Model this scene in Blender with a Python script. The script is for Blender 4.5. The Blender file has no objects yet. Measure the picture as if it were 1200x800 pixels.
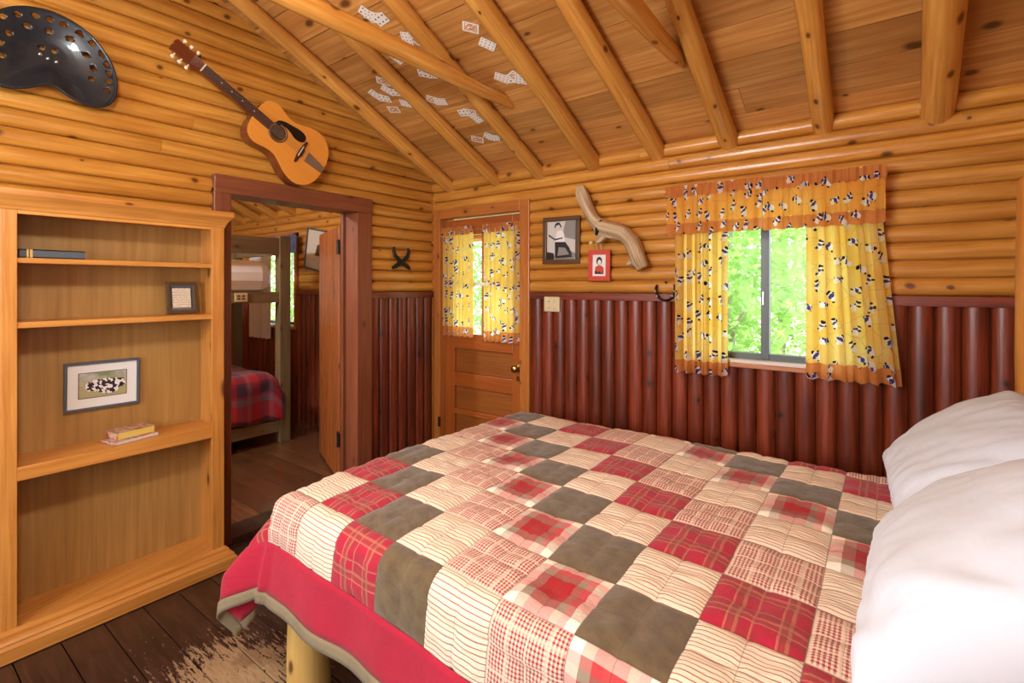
import bpy, bmesh, math, random
from mathutils import Vector, Matrix, noise
random.seed(7)
PI = math.pi
scene = bpy.context.scene
COL = scene.collection

def S(r, g, b):
    return tuple(((c/255)/12.92 if c/255 <= .04045 else ((c/255+.055)/1.055)**2.4) for c in (r, g, b)) + (1,)

# ------------------------------------------------------------------ camera
cam_d = bpy.data.cameras.new('camera'); cam = bpy.data.objects.new('camera', cam_d); COL.objects.link(cam)
cam.location = (3.0, -2.913, 1.45)
cam.rotation_euler = (PI/2, 0, math.radians(36.91))
cam_d.sensor_width = 36; cam_d.lens = 17.58; cam_d.shift_y = -65/1200; cam_d.clip_start = .02
scene.camera = cam
# ------------------------------------------------------------------ world / sun / exposure
world = bpy.data.worlds.new('world'); scene.world = world; world.use_nodes = True
wn = world.node_tree; bg = wn.nodes['Background']
bg.inputs[0].default_value = (.82, .91, 1.0, 1); bg.inputs[1].default_value = 3.9
sun_d = bpy.data.lights.new('sun', 'SUN'); sun_d.energy = 4.0; sun_d.angle = .02; sun_d.color = (1, .95, .86)
sun = bpy.data.objects.new('sun', sun_d); COL.objects.link(sun)
sun.rotation_euler = (math.radians(38), 0, math.radians(-22)); sun.location = (0, -6, 9)
vs = scene.view_settings
vs.view_transform = 'Standard'; vs.look = 'None'; vs.gamma = 1; vs.use_curve_mapping = False
vs.exposure = 0.42
def area(name, loc, rot, sx, sy, energy, color):
    d = bpy.data.lights.new(name, 'AREA'); d.shape = 'RECTANGLE'; d.size = sx; d.size_y = sy; d.energy = energy; d.color = color
    o = bpy.data.objects.new(name, d); COL.objects.link(o); o.location = loc; o.rotation_euler = rot
    return o
# fill area lamps added at unseen windows behind the camera, standing for daylight
area('front_window_fill', (1.55, -4.50, 1.55), (PI/2, 0, 0), 1.5, 1.0, 46, (.88, .94, 1))
area('right_window_fill', (3.74, -3.45, 1.55), (PI/2, 0, PI/2), .8, .95, 2, (.9, .95, 1))

# ------------------------------------------------------------------ helpers
ORG = {}
class MB:
    def __init__(s): s.v = []; s.f = []; s.uv = []; s.sm = []; s.mi = []
    def face(s, idx, uvs=None, smooth=False, mi=0):
        s.f.append(tuple(idx)); s.uv.append(uvs or [(s.v[i][0]+s.v[i][1]*.3, s.v[i][2]+s.v[i][1]) for i in idx]); s.sm.append(smooth); s.mi.append(mi)
    def box(s, x0, x1, y0, y1, z0, z1, grain=None, M=None, mi=0):
        if x0 > x1: x0, x1 = x1, x0
        if y0 > y1: y0, y1 = y1, y0
        if z0 > z1: z0, z1 = z1, z0
        n = len(s.v); d = (x1-x0, y1-y0, z1-z0)
        g = grain if grain is not None else d.index(max(d))
        P = [(x, y, z) for x in (x0, x1) for y in (y0, y1) for z in (z0, z1)]
        s.v += [tuple(M @ Vector(p)) if M else p for p in P]
        for q, ax in (((0,1,3,2),0),((4,6,7,5),0),((0,4,5,1),1),((2,3,7,6),1),((0,2,6,4),2),((1,5,7,3),2)):
            o = [a for a in (0,1,2) if a != ax]
            if g in o: o.remove(g); u = o[0]; v = g
            else: u, v = o
            s.face([n+i for i in q], [(P[i][u]+ax*.37, P[i][v]) for i in q], mi=mi)
        return s
    def ring(s, pts, close=True):
        n = len(s.v); s.v += [tuple(p) for p in pts]; return list(range(n, n+len(pts)))
    def tube(s, path, radii, seg=12, caps=True, flat=1.0, up=None, smooth=True, wob=0, mi=0):
        path = [Vector(p) for p in path]
        if not hasattr(radii, '__len__'): radii = [radii]*len(path)
        rings = []; L = 0; Ls = []
        prev = None
        for i, p in enumerate(path):
            t = (path[min(i+1, len(path)-1)] - path[max(i-1, 0)]).normalized()
            if prev is None:
                a = Vector(up) if up else (Vector((0,0,1)) if abs(t.z) < .9 else Vector((1,0,0)))
                b = t.cross(a).normalized()
            else:
                b = (prev - t*prev.dot(t)).normalized()
            prev = b; c = b.cross(t).normalized()
            if i: L += (p-path[i-1]).length
            Ls.append(L)
            pts = []
            for k in range(seg):
                an = 2*PI*k/seg
                r = radii[i]*(1 + (wob*noise.noise(Vector((math.cos(an)*2, math.sin(an)*2, L*4+p.x*3))) if wob else 0))
                pts.append(p + b*math.cos(an)*r + c*math.sin(an)*r*flat)
            rings.append(s.ring(pts))
        rm = max(radii)
        for i in range(len(rings)-1):
            for k in range(seg):
                k2 = (k+1) % seg
                s.face([rings[i][k], rings[i][k2], rings[i+1][k2], rings[i+1][k]],
                       [(k/seg*2*PI*rm, Ls[i]), ((k+1)/seg*2*PI*rm, Ls[i]), ((k+1)/seg*2*PI*rm, Ls[i+1]), (k/seg*2*PI*rm, Ls[i+1])], smooth, mi)
        if caps:
            for r_, rev in ((rings[0], True), (rings[-1], False)):
                q = list(reversed(r_)) if rev else list(r_)
                s.face(q, [(math.cos(2*PI*k/seg)*rm, math.sin(2*PI*k/seg)*rm) for k in range(seg)], False, mi)
        return s
    def lathe(s, prof, c=(0,0,0), M=None, seg=20, mi=0, smooth=True):
        rings = []
        for r, z in prof:
            pts = [Vector((r*math.cos(2*PI*k/seg), r*math.sin(2*PI*k/seg), z)) for k in range(seg)]
            pts = [(M @ p if M else p) + Vector(c) for p in pts]
            rings.append(s.ring(pts))
        for i in range(len(rings)-1):
            for k in range(seg):
                k2 = (k+1) % seg
                s.face([rings[i][k], rings[i][k2], rings[i+1][k2], rings[i+1][k]],
                       [(k/seg, i*.1), ((k+1)/seg, i*.1), ((k+1)/seg, i*.1+.1), (k/seg, i*.1+.1)], smooth, mi)
        s.face(list(reversed(rings[0])), None, False, mi); s.face(rings[-1], None, False, mi)
        return s
    def prism(s, out, h0, h1, M=None, mi=0, smooth=False):
        """outline in local xy, extruded z h0..h1, then M"""
        n = len(out)
        A = s.ring([(M @ Vector((x, y, h0)) if M else (x, y, h0)) for x, y in out])
        B = s.ring([(M @ Vector((x, y, h1)) if M else (x, y, h1)) for x, y in out])
        s.face(list(reversed(A)), [out[i] for i in reversed(range(n))], False, mi)
        s.face(B, list(out), False, mi)
        L = 0
        for k in range(n):
            k2 = (k+1) % n; d = math.dist(out[k], out[k2])
            s.face([A[k], A[k2], B[k2], B[k]], [(h0, L), (h0, L+d), (h1, L+d), (h1, L)], smooth, mi); L += d
        return s
    def grid(s, nu, nv, fn, uvfn=None, smooth=True, flip=False, mi=0):
        n = len(s.v)
        for j in range(nv+1):
            for i in range(nu+1): s.v.append(tuple(fn(i/nu, j/nv)))
        for j in range(nv):
            for i in range(nu):
                q = [(i, j), (i+1, j), (i+1, j+1), (i, j+1)]
                if flip: q.reverse()
                s.face([n+b*(nu+1)+a for a, b in q], [(uvfn(a/nu, b/nv) if uvfn else (a/nu, b/nv)) for a, b in q], smooth, mi)
        return s
    def half_log(s, p0, p1, wd, nd, width, bulge, seg=10):
        p0 = Vector(p0); p1 = Vector(p1); wd = Vector(wd); nd = Vector(nd); L = (p1-p0).length
        def prof(p): return [p - wd*math.cos(PI*k/seg)*width/2 + nd*(math.sin(PI*k/seg)**.78)*bulge for k in range(seg+1)]
        A = s.ring(prof(p0)); B = s.ring(prof(p1)); al = width*1.25
        for k in range(seg):
            s.face([A[k], A[k+1], B[k+1], B[k]], [(al*k/seg, 0), (al*(k+1)/seg, 0), (al*(k+1)/seg, L), (al*k/seg, L)], True)
        s.face([A[0], B[0], B[-1], A[-1]], [(0, 0), (0, L), (al, L), (al, 0)])
        s.face(list(reversed(A)), [(.3*k/seg, 0) for k in range(seg+1)]); s.face(B, [(.3*k/seg, 0) for k in range(seg+1)])
        return s
    def xf(s, M): s.v = [tuple(M @ Vector(p)) for p in s.v]; return s
    def build(s, name, mat, parent=None, bevel=0, solid=0, origin=None, fix=True, subsurf=0):
        me = bpy.data.meshes.new(name)
        if parent is not None: o0 = Vector(ORG[parent.name])
        elif origin is not None: o0 = Vector(origin)
        else:
            xs = [p[0] for p in s.v]; ys = [p[1] for p in s.v]; zs = [p[2] for p in s.v]
            o0 = Vector(((min(xs)+max(xs))/2, (min(ys)+max(ys))/2, min(zs)))
        me.from_pydata([tuple(Vector(p)-o0) for p in s.v], [], s.f)
        ul = me.uv_layers.new(name='UVMap')
        k = 0
        for uvs in s.uv:
            for uv in uvs: ul.data[k].uv = uv; k += 1
        me.polygons.foreach_set('use_smooth', s.sm); me.polygons.foreach_set('material_index', s.mi)
        for m in (mat if isinstance(mat, (list, tuple)) else [mat]): me.materials.append(m)
        if fix:
            bm = bmesh.new(); bm.from_mesh(me); bmesh.ops.recalc_face_normals(bm, faces=bm.faces); bm.to_mesh(me); bm.free()
        if any(s.sm) and fix: me.set_sharp_from_angle(angle=math.radians(55))
        me.update()
        o = bpy.data.objects.new(name, me); COL.objects.link(o)
        if parent is not None: o.parent = parent
        else: o.location = o0
        ORG[o.name] = tuple(o0)
        if solid:
            m = o.modifiers.new('solid', 'SOLIDIFY'); m.thickness = solid; m.offset = 0
        if bevel:
            m = o.modifiers.new('bevel', 'BEVEL'); m.width = bevel; m.segments = 2; m.limit_method = 'ANGLE'; m.angle_limit = .7
        if subsurf:
            m = o.modifiers.new('sub', 'SUBSURF'); m.levels = subsurf; m.render_levels = subsurf
        return o

def tag(o, label, cat, group=None, kind=None):
    o['label'] = label; o['category'] = cat
    if group: o['group'] = group
    if kind: o['kind'] = kind
    return o
def empty(name, loc):
    o = bpy.data.objects.new(name, None); COL.objects.link(o); o.location = loc; o.empty_display_size = .05
    ORG[o.name] = tuple(loc); return o
def thing(name, loc, label, cat, group=None, kind=None): return tag(empty(name, loc), label, cat, group, kind)

# ------------------------------------------------------------------ materials
def new_mat(name):
    m = bpy.data.materials.new(name); m.use_nodes = True
    nt = m.node_tree; b = nt.nodes['Principled BSDF']
    return m, nt, b
def N(nt, typ, **kw):
    n = nt.nodes.new(typ)
    for k, v in kw.items():
        if k in ('op',): n.operation = v
        elif hasattr(n, k): setattr(n, k, v)
    return n
def math_n(nt, op, a, b=None, c=None, clamp=False):
    n = nt.nodes.new('ShaderNodeMath'); n.operation = op; n.use_clamp = clamp
    for i, x in enumerate((a, b, c)):
        if x is None: continue
        if isinstance(x, (int, float)): n.inputs[i].default_value = x
        else: nt.links.new(x, n.inputs[i])
    return n.outputs[0]
def vmath(nt, op, a, b=None):
    n = nt.nodes.new('ShaderNodeVectorMath'); n.operation = op
    for i, x in enumerate((a, b)):
        if x is None: continue
        if isinstance(x, (tuple, list)): n.inputs[i].default_value = x
        else: nt.links.new(x, n.inputs[i])
    return n.outputs['Value'] if op in ('LENGTH', 'DOT_PRODUCT', 'DISTANCE') else n.outputs[0]
def mix(nt, fac, a, b, blend='MIX'):
    n = nt.nodes.new('ShaderNodeMix'); n.data_type = 'RGBA'; n.blend_type = blend
    for sock, x in ((n.inputs[0], fac), (n.inputs[6], a), (n.inputs[7], b)):
        if isinstance(x, (int, float)): sock.default_value = x
        elif isinstance(x, (tuple, list)): sock.default_value = x
        else: nt.links.new(x, sock)
    return n.outputs[2]
def noise_n(nt, vec, scale, detail=3, rough=.5, dist=0, out=0):
    n = nt.nodes.new('ShaderNodeTexNoise'); n.inputs['Scale'].default_value = scale; n.inputs['Detail'].default_value = detail
    n.inputs['Roughness'].default_value = rough; n.inputs['Distortion'].default_value = dist
    if vec is not None: nt.links.new(vec, n.inputs['Vector'])
    return n.outputs[out]
def rng(nt, x, a, b, c=0., d=1.):
    n = nt.nodes.new('ShaderNodeMapRange'); n.inputs[1].default_value = a; n.inputs[2].default_value = b; n.inputs[3].default_value = c; n.inputs[4].default_value = d
    nt.links.new(x, n.inputs[0]); return n.outputs[0]
def ramp(nt, x, stops, const=False):
    n = nt.nodes.new('ShaderNodeValToRGB'); cr = n.color_ramp
    if const: cr.interpolation = 'CONSTANT'
    while len(cr.elements) < len(stops): cr.elements.new(.5)
    for e, (p, c) in zip(cr.elements, stops): e.position = p; e.color = c
    nt.links.new(x, n.inputs[0]); return n.outputs[0]
def bump(nt, b, h, dist, strength=1.0):
    n = nt.nodes.new('ShaderNodeBump'); n.inputs['Distance'].default_value = dist; n.inputs['Strength'].default_value = strength
    nt.links.new(h, n.inputs['Height']); nt.links.new(n.outputs[0], b.inputs['Normal'])
def sep(nt, v):
    n = nt.nodes.new('ShaderNodeSeparateXYZ'); nt.links.new(v, n.inputs[0]); return n.outputs
def uvn(nt): return nt.nodes.new('ShaderNodeTexCoord').outputs['UV']

def wood(name, col, dark, rough=.35, coat=.25, knots=.3, knot_col=S(70, 34, 14), vary=.22, contrast=.55, blotch=.35, gs=1., kscale=(9, 5.5)):
    m, nt, b = new_mat(name)
    uv = uvn(nt); oi = nt.nodes.new('ShaderNodeObjectInfo').outputs['Random']
    cx = nt.nodes.new('ShaderNodeCombineXYZ'); nt.links.new(math_n(nt, 'MULTIPLY', oi, 17.3), cx.inputs[0]); nt.links.new(math_n(nt, 'MULTIPLY', oi, 41.7), cx.inputs[1])
    p = vmath(nt, 'ADD', uv, cx.outputs[0])
    warp = noise_n(nt, vmath(nt, 'MULTIPLY', p, (6, 1.2, 1)), 1., 2, out=1)
    pw = vmath(nt, 'ADD', p, vmath(nt, 'MULTIPLY', vmath(nt, 'SUBTRACT', warp, (.5, .5, .5)), (.03, .1, 0)))
    grain = noise_n(nt, vmath(nt, 'MULTIPLY', pw, (70*gs, 2.2*gs, 1)), 1., 4, .6)
    blot = noise_n(nt, vmath(nt, 'MULTIPLY', p, (7, 1.4, 1)), 1., 3, .55)
    c = mix(nt, math_n(nt, 'MULTIPLY', rng(nt, grain, .36, .66), contrast), col, dark)
    c = mix(nt, math_n(nt, 'MULTIPLY', rng(nt, blot, .44, .66), blotch), c, dark)
    if knots > 0:
        vo = nt.nodes.new('ShaderNodeTexVoronoi'); vo.voronoi_dimensions = '2D'; vo.inputs['Scale'].default_value = 1.
        nt.links.new(vmath(nt, 'MULTIPLY', pw, kscale+(1,)), vo.inputs['Vector'])
        has = math_n(nt, 'LESS_THAN', sep(nt, vo.outputs['Color'])[0], knots)
        sz = rng(nt, sep(nt, vo.outputs['Color'])[1], 0, 1, .05, .17)
        k = math_n(nt, 'SUBTRACT', 1, math_n(nt, 'DIVIDE', vo.outputs['Distance'], sz), clamp=True)
        k = math_n(nt, 'MULTIPLY', rng(nt, k, 0, .55), has)
        halo = math_n(nt, 'MULTIPLY', math_n(nt, 'SUBTRACT', 1, math_n(nt, 'DIVIDE', vo.outputs['Distance'], math_n(nt, 'MULTIPLY', sz, 2.6)), clamp=True), has)
        c = mix(nt, math_n(nt, 'MULTIPLY', halo, .5), c, dark)
        c = mix(nt, math_n(nt, 'MULTIPLY', k, .85), c, knot_col)
    hv = nt.nodes.new('ShaderNodeHueSaturation'); nt.links.new(rng(nt, math_n(nt, 'FRACT', math_n(nt, 'MULTIPLY', oi, 7.31)), 0, 1, 1-vary, 1+vary*.6), hv.inputs['Value'])
    nt.links.new(c, hv.inputs['Color']); nt.links.new(hv.outputs[0], b.inputs['Base Color'])
    b.inputs['Roughness'].default_value = rough; b.inputs['Coat Weight'].default_value = coat; b.inputs['Coat Roughness'].default_value = .22
    bump(nt, b, math_n(nt, 'ADD', grain, math_n(nt, 'MULTIPLY', blot, 2)), .0022, .7)
    return m
def plain(name, col, rough=.5, metal=0., coat=0., tex=0., tscale=30., bumpd=0.):
    m, nt, b = new_mat(name)
    b.inputs['Base Color'].default_value = col; b.inputs['Roughness'].default_value = rough; b.inputs['Metallic'].default_value = metal; b.inputs['Coat Weight'].default_value = coat
    if tex or bumpd:
        oc = nt.nodes.new('ShaderNodeTexCoord').outputs['Object']; n = noise_n(nt, oc, tscale, 4)
        if tex: nt.links.new(mix(nt, math_n(nt, 'MULTIPLY', rng(nt, n, .3, .7), tex), col, (col[0]*.35, col[1]*.35, col[2]*.35, 1)), b.inputs['Base Color'])
        if bumpd: bump(nt, b, n, bumpd)
    return m

M = {}
M['log'] = wood('varnished_pine_log', S(216, 156, 68), S(172, 106, 32), rough=.3, coat=.4, knots=.26, vary=.1, contrast=.75, blotch=.5)
M['ceil'] = wood('pine_ceiling_board', S(212, 156, 86), S(164, 102, 44), rough=.36, coat=.25, contrast=.75, blotch=.55, knots=.25, vary=.22, gs=.7, kscale=(6, 3.5))
M['rafter'] = wood('peeled_pole', S(222, 164, 80), S(176, 110, 40), rough=.24, contrast=.7, coat=.5, knots=.4, vary=.12, kscale=(8, 5))
M['red'] = wood('red_stained_half_log', S(146, 62, 32), S(72, 28, 16), rough=.38, coat=.22, knots=.22, knot_col=S(40, 14, 10), vary=.35, blotch=.6, contrast=.75)
M['frame'] = wood('dark_frame_timber', S(146, 84, 54), S(96, 48, 30), rough=.4, coat=.15, knots=.2, vary=.1)
M['plankdoor'] = wood('plank_door_wood', S(172, 100, 46), S(112, 58, 22), rough=.42, coat=.1, knots=.2, vary=.2)
M['case'] = wood('bookcase_pine', S(214, 150, 72), S(176, 106, 38), rough=.36, coat=.25, knots=.22, vary=.08, contrast=.7, blotch=.5, kscale=(6, 2.6))
M['caseback'] = wood('bookcase_back_plywood', S(180, 136, 72), S(138, 96, 44), rough=.5, coat=.05, knots=0, vary=.05, gs=.6)
M['door'] = wood('varnished_door_wood', S(176, 94, 34), S(136, 64, 20), rough=.34, coat=.3, knots=.05, vary=.06)
M['doorpanel'] = wood('door_panel_wood', S(160, 92, 36), S(112, 58, 20), rough=.36, coat=.25, knots=0, vary=.05)
M['casing'] = wood('pine_casing', S(194, 120, 52), S(154, 82, 30), rough=.36, coat=.3, knots=.2, vary=.1)
M['bunk'] = wood('bunk_grey_timber', S(132, 112, 78), S(92, 74, 48), rough=.6, coat=0, knots=.25, vary=.12)
M['pale'] = wood('peeled_pale_log', S(226, 190, 112), S(196, 150, 74), rough=.45, coat=.1, knots=.2, vary=.05)
M['drift'] = wood('weathered_driftwood', S(222, 200, 164), S(140, 110, 74), rough=.75, coat=0, knots=.1, vary=0, contrast=.9, gs=.8)
M['trunk'] = wood('tree_bark', S(176, 170, 152), S(110, 100, 84), rough=.8, coat=0, knots=.3, vary=.1)

def floor_mat():
    m, nt, b = new_mat('worn_painted_floor')
    uv = uvn(nt); oi = nt.nodes.new('ShaderNodeObjectInfo').outputs['Random']
    g = nt.nodes.new('ShaderNodeNewGeometry').outputs['Position']
    gx = sep(nt, g)
    # worn region where feet pass between bookcase and bed: a stain with a shape of its own on the boards
    d = vmath(nt, 'LENGTH', vmath(nt, 'MULTIPLY', vmath(nt, 'SUBTRACT', g, (1.18, -2.16, 0)), (1.0, 1.0, 0)))
    n1 = noise_n(nt, g, 3.2, 3); n2 = noise_n(nt, vmath(nt, 'MULTIPLY', g, (11, 80, 1)), 1., 5, .7); n3 = noise_n(nt, vmath(nt, 'MULTIPLY', g, (60, 130, 1)), 1., 3, .6)
    w = math_n(nt, 'ADD', rng(nt, d, .1, .8, .85, -.2), math_n(nt, 'MULTIPLY', math_n(nt, 'SUBTRACT', n1, .5), 1.6))
    w = math_n(nt, 'ADD', w, math_n(nt, 'MULTIPLY', math_n(nt, 'SUBTRACT', n2, .5), 2.6))
    w = math_n(nt, 'ADD', w, math_n(nt, 'MULTIPLY', math_n(nt, 'SUBTRACT', n3, .5), .7))
    mask = rng(nt, w, .58, .66)
    bare = mix(nt, rng(nt, n2, .3, .7), S(196, 166, 126), S(136, 104, 72))
    paint = mix(nt, rng(nt, noise_n(nt, vmath(nt, 'MULTIPLY', g, (4, 30, 1)), 1., 3), .35, .7), S(70, 46, 36), S(46, 28, 22))
    c = mix(nt, mask, paint, bare)
    nt.links.new(c, b.inputs['Base Color'])
    nt.links.new(rng(nt, mask, 0, 1, .24, .6), b.inputs['Roughness'])
    bump(nt, b, math_n(nt, 'SUBTRACT', n2, mask), .0012)
    return m
M['floor'] = floor_mat()
M['floor2'] = wood('varnished_brown_floor', S(112, 74, 46), S(70, 42, 26), rough=.22, coat=.3, knots=.15, vary=.3)

def cloth_fin(nt, b, c, bumpamp=.0022, bscale=(70, 160, 1), uv=None, rough=.9):
    uv = uv or uvn(nt)
    n = noise_n(nt, vmath(nt, 'MULTIPLY', uv, bscale), 1., 3, .6)
    nt.links.new(c, b.inputs['Base Color']); b.inputs['Roughness'].default_value = rough
    b.inputs['Sheen Weight'].default_value = .15
    bump(nt, b, n, bumpamp)
def stitch(nt, b):
    # quilting thread through the patch middle and the sewn seams round its edge
    x = sep(nt, uvn(nt)); w = None
    for ax in (0, 1):
        a = math_n(nt, 'ABSOLUTE', math_n(nt, 'SUBTRACT', x[ax], .1035))
        l = math_n(nt, 'MULTIPLY', math_n(nt, 'LESS_THAN', a, .0011), .38); e = math_n(nt, 'MULTIPLY', math_n(nt, 'GREATER_THAN', a, .1018), .5)
        q = math_n(nt, 'MAXIMUM', l, e); w = q if w is None else math_n(nt, 'MAXIMUM', w, q)
    src = b.inputs['Base Color'].links[0].from_socket
    nt.links.new(mix(nt, w, src, S(70, 44, 34)), b.inputs['Base Color'])
def frac_s(nt, x, f, off=0.): return math_n(nt, 'FRACT', math_n(nt, 'ADD', math_n(nt, 'MULTIPLY', x, f), off))
def quv(nt, amt=.006, sc=14):
    uv = uvn(nt)
    w = noise_n(nt, uv, sc, 2, out=1)
    return vmath(nt, 'ADD', uv, vmath(nt, 'MULTIPLY', vmath(nt, 'SUBTRACT', w, (.5, .5, .5)), (amt, amt, 0)))
CREAM = S(244, 226, 200)
def fabric_stripe():
    m, nt, b = new_mat('cream_ticking_stripe'); uv = quv(nt, .005); x = sep(nt, uv)
    l = math_n(nt, 'LESS_THAN', frac_s(nt, x[1], 76), .20)
    cl = mix(nt, rng(nt, noise_n(nt, uv, 9, 2), .4, .6), S(160, 44, 48), S(120, 70, 48))
    cloth_fin(nt, b, mix(nt, math_n(nt, 'MULTIPLY', l, .85), CREAM, cl), .004, (26, 110, 1)); return m
def fabric_check():
    m, nt, b = new_mat('red_cream_check'); uv = quv(nt, .004); x = sep(nt, uv)
    a = math_n(nt, 'LESS_THAN', frac_s(nt, x[0], 105), .5); d = math_n(nt, 'LESS_THAN', frac_s(nt, x[1], 105), .42)
    s = math_n(nt, 'ADD', math_n(nt, 'MULTIPLY', a, .6), math_n(nt, 'MULTIPLY', d, .5))
    w = math_n(nt, 'MAXIMUM', math_n(nt, 'LESS_THAN', frac_s(nt, x[0], 18.5), .13), math_n(nt, 'LESS_THAN', frac_s(nt, x[1], 18.5), .1))
    s = math_n(nt, 'MULTIPLY', s, math_n(nt, 'SUBTRACT', 1, math_n(nt, 'MULTIPLY', w, .75)))
    cloth_fin(nt, b, mix(nt, s, S(236, 214, 190), S(164, 34, 50)), .003, (90, 40, 1)); return m
def fabric_red():
    m, nt, b = new_mat('red_plaid'); uv = quv(nt, .006); x = sep(nt, uv)
    c = mix(nt, rng(nt, noise_n(nt, uv, 16, 3), .45, .7), S(178, 22, 54), S(150, 46, 52))
    for i, (f, wd, off) in enumerate(((19, .09, .1), (9.7, .07, .35))):
        for ax in (0, 1):
            l = math_n(nt, 'LESS_THAN', frac_s(nt, x[ax], f, off), wd)
            c = mix(nt, math_n(nt, 'MULTIPLY', l, .42), c, S(226, 150, 118))
    br = math_n(nt, 'LESS_THAN', frac_s(nt, x[0], 9.7, .5), .25); c = mix(nt, math_n(nt, 'MULTIPLY', br, .3), c, S(120, 84, 60))
    br = math_n(nt, 'LESS_THAN', frac_s(nt, x[1], 9.7, .5), .25); c = mix(nt, math_n(nt, 'MULTIPLY', br, .22), c, S(120, 84, 60))
    cloth_fin(nt, b, c, .003, (50, 50, 1)); return m
def fabric_grey():
    m, nt, b = new_mat('brown_grey_corduroy'); uv = quv(nt, .02)
    n = noise_n(nt, uv, 22, 4); c = mix(nt, rng(nt, n, .35, .7), S(110, 92, 62), S(86, 70, 46))
    cloth_fin(nt, b, c, .005, (24, 40, 1)); b.inputs['Sheen Weight'].default_value = .35; return m
def fabric_plaid():
    m, nt, b = new_mat('big_block_plaid'); uv = quv(nt, .004); x = sep(nt, uv)
    cr, tn, rd, pk = S(255, 248, 234), S(176, 160, 142), S(190, 10, 40), S(224, 128, 128)
    st = [(0, cr), (.16, tn), (.30, rd), (.42, pk if 0 else S(190, 60, 60)), (.52, rd), (.66, tn), (.76, pk), (.86, cr)]
    fa = ramp(nt, frac_s(nt, x[0], 1/.207), st, True); fb = ramp(nt, frac_s(nt, x[1], 1/.207), st, True)
    gm = nt.nodes.new('ShaderNodeGamma'); gm.inputs[1].default_value = 1.35; nt.links.new(mix(nt, .5, fa, fb), gm.inputs[0]); cloth_fin(nt, b, gm.outputs[0], .003, (50, 70, 1)); return m
for k_, f_ in (('S', fabric_stripe), ('C', fabric_check), ('R', fabric_red), ('G', fabric_grey), ('P', fabric_plaid)):
    M[k_] = f_(); stitch(M[k_].node_tree, M[k_].node_tree.nodes['Principled BSDF'])
def solid_cloth(name, col, amp=.002, sc=(60, 60, 1), var=.25):
    m, nt, b = new_mat(name); uv = uvn(nt)
    c = mix(nt, math_n(nt, 'MULTIPLY', rng(nt, noise_n(nt, uv, 12, 4), .35, .7), var), col, (col[0]*.5, col[1]*.5, col[2]*.5, 1))
    cloth_fin(nt, b, c, amp, sc); return m
M['border'] = solid_cloth('crimson_border_cloth', S(180, 20, 54), .0025, (30, 60, 1))
M['hem'] = solid_cloth('olive_grey_hem', S(142, 128, 98), .004, (60, 16, 1), .4)
M['pillow'] = solid_cloth('white_pillowcase', S(218, 228, 242), .004, (9, 5, 1), .05)
M['mattress'] = solid_cloth('ivory_mattress_ticking', S(236, 234, 232), .001, (30, 30, 1), .06)
def bunk_plaid():
    m, nt, b = new_mat('red_black_bunk_plaid'); uv = quv(nt, .01); x = sep(nt, uv)
    st = [(0, S(168, 26, 40)), (.38, S(92, 22, 34)), (.5, S(58, 30, 52)), (.78, S(150, 40, 48)), (.84, S(120, 92, 110))]
    cloth_fin(nt, b, mix(nt, .5, ramp(nt, frac_s(nt, x[0], 5), st, True), ramp(nt, frac_s(nt, x[1], 5), st, True)), .002); return m
M['bunkplaid'] = bunk_plaid()

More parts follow.
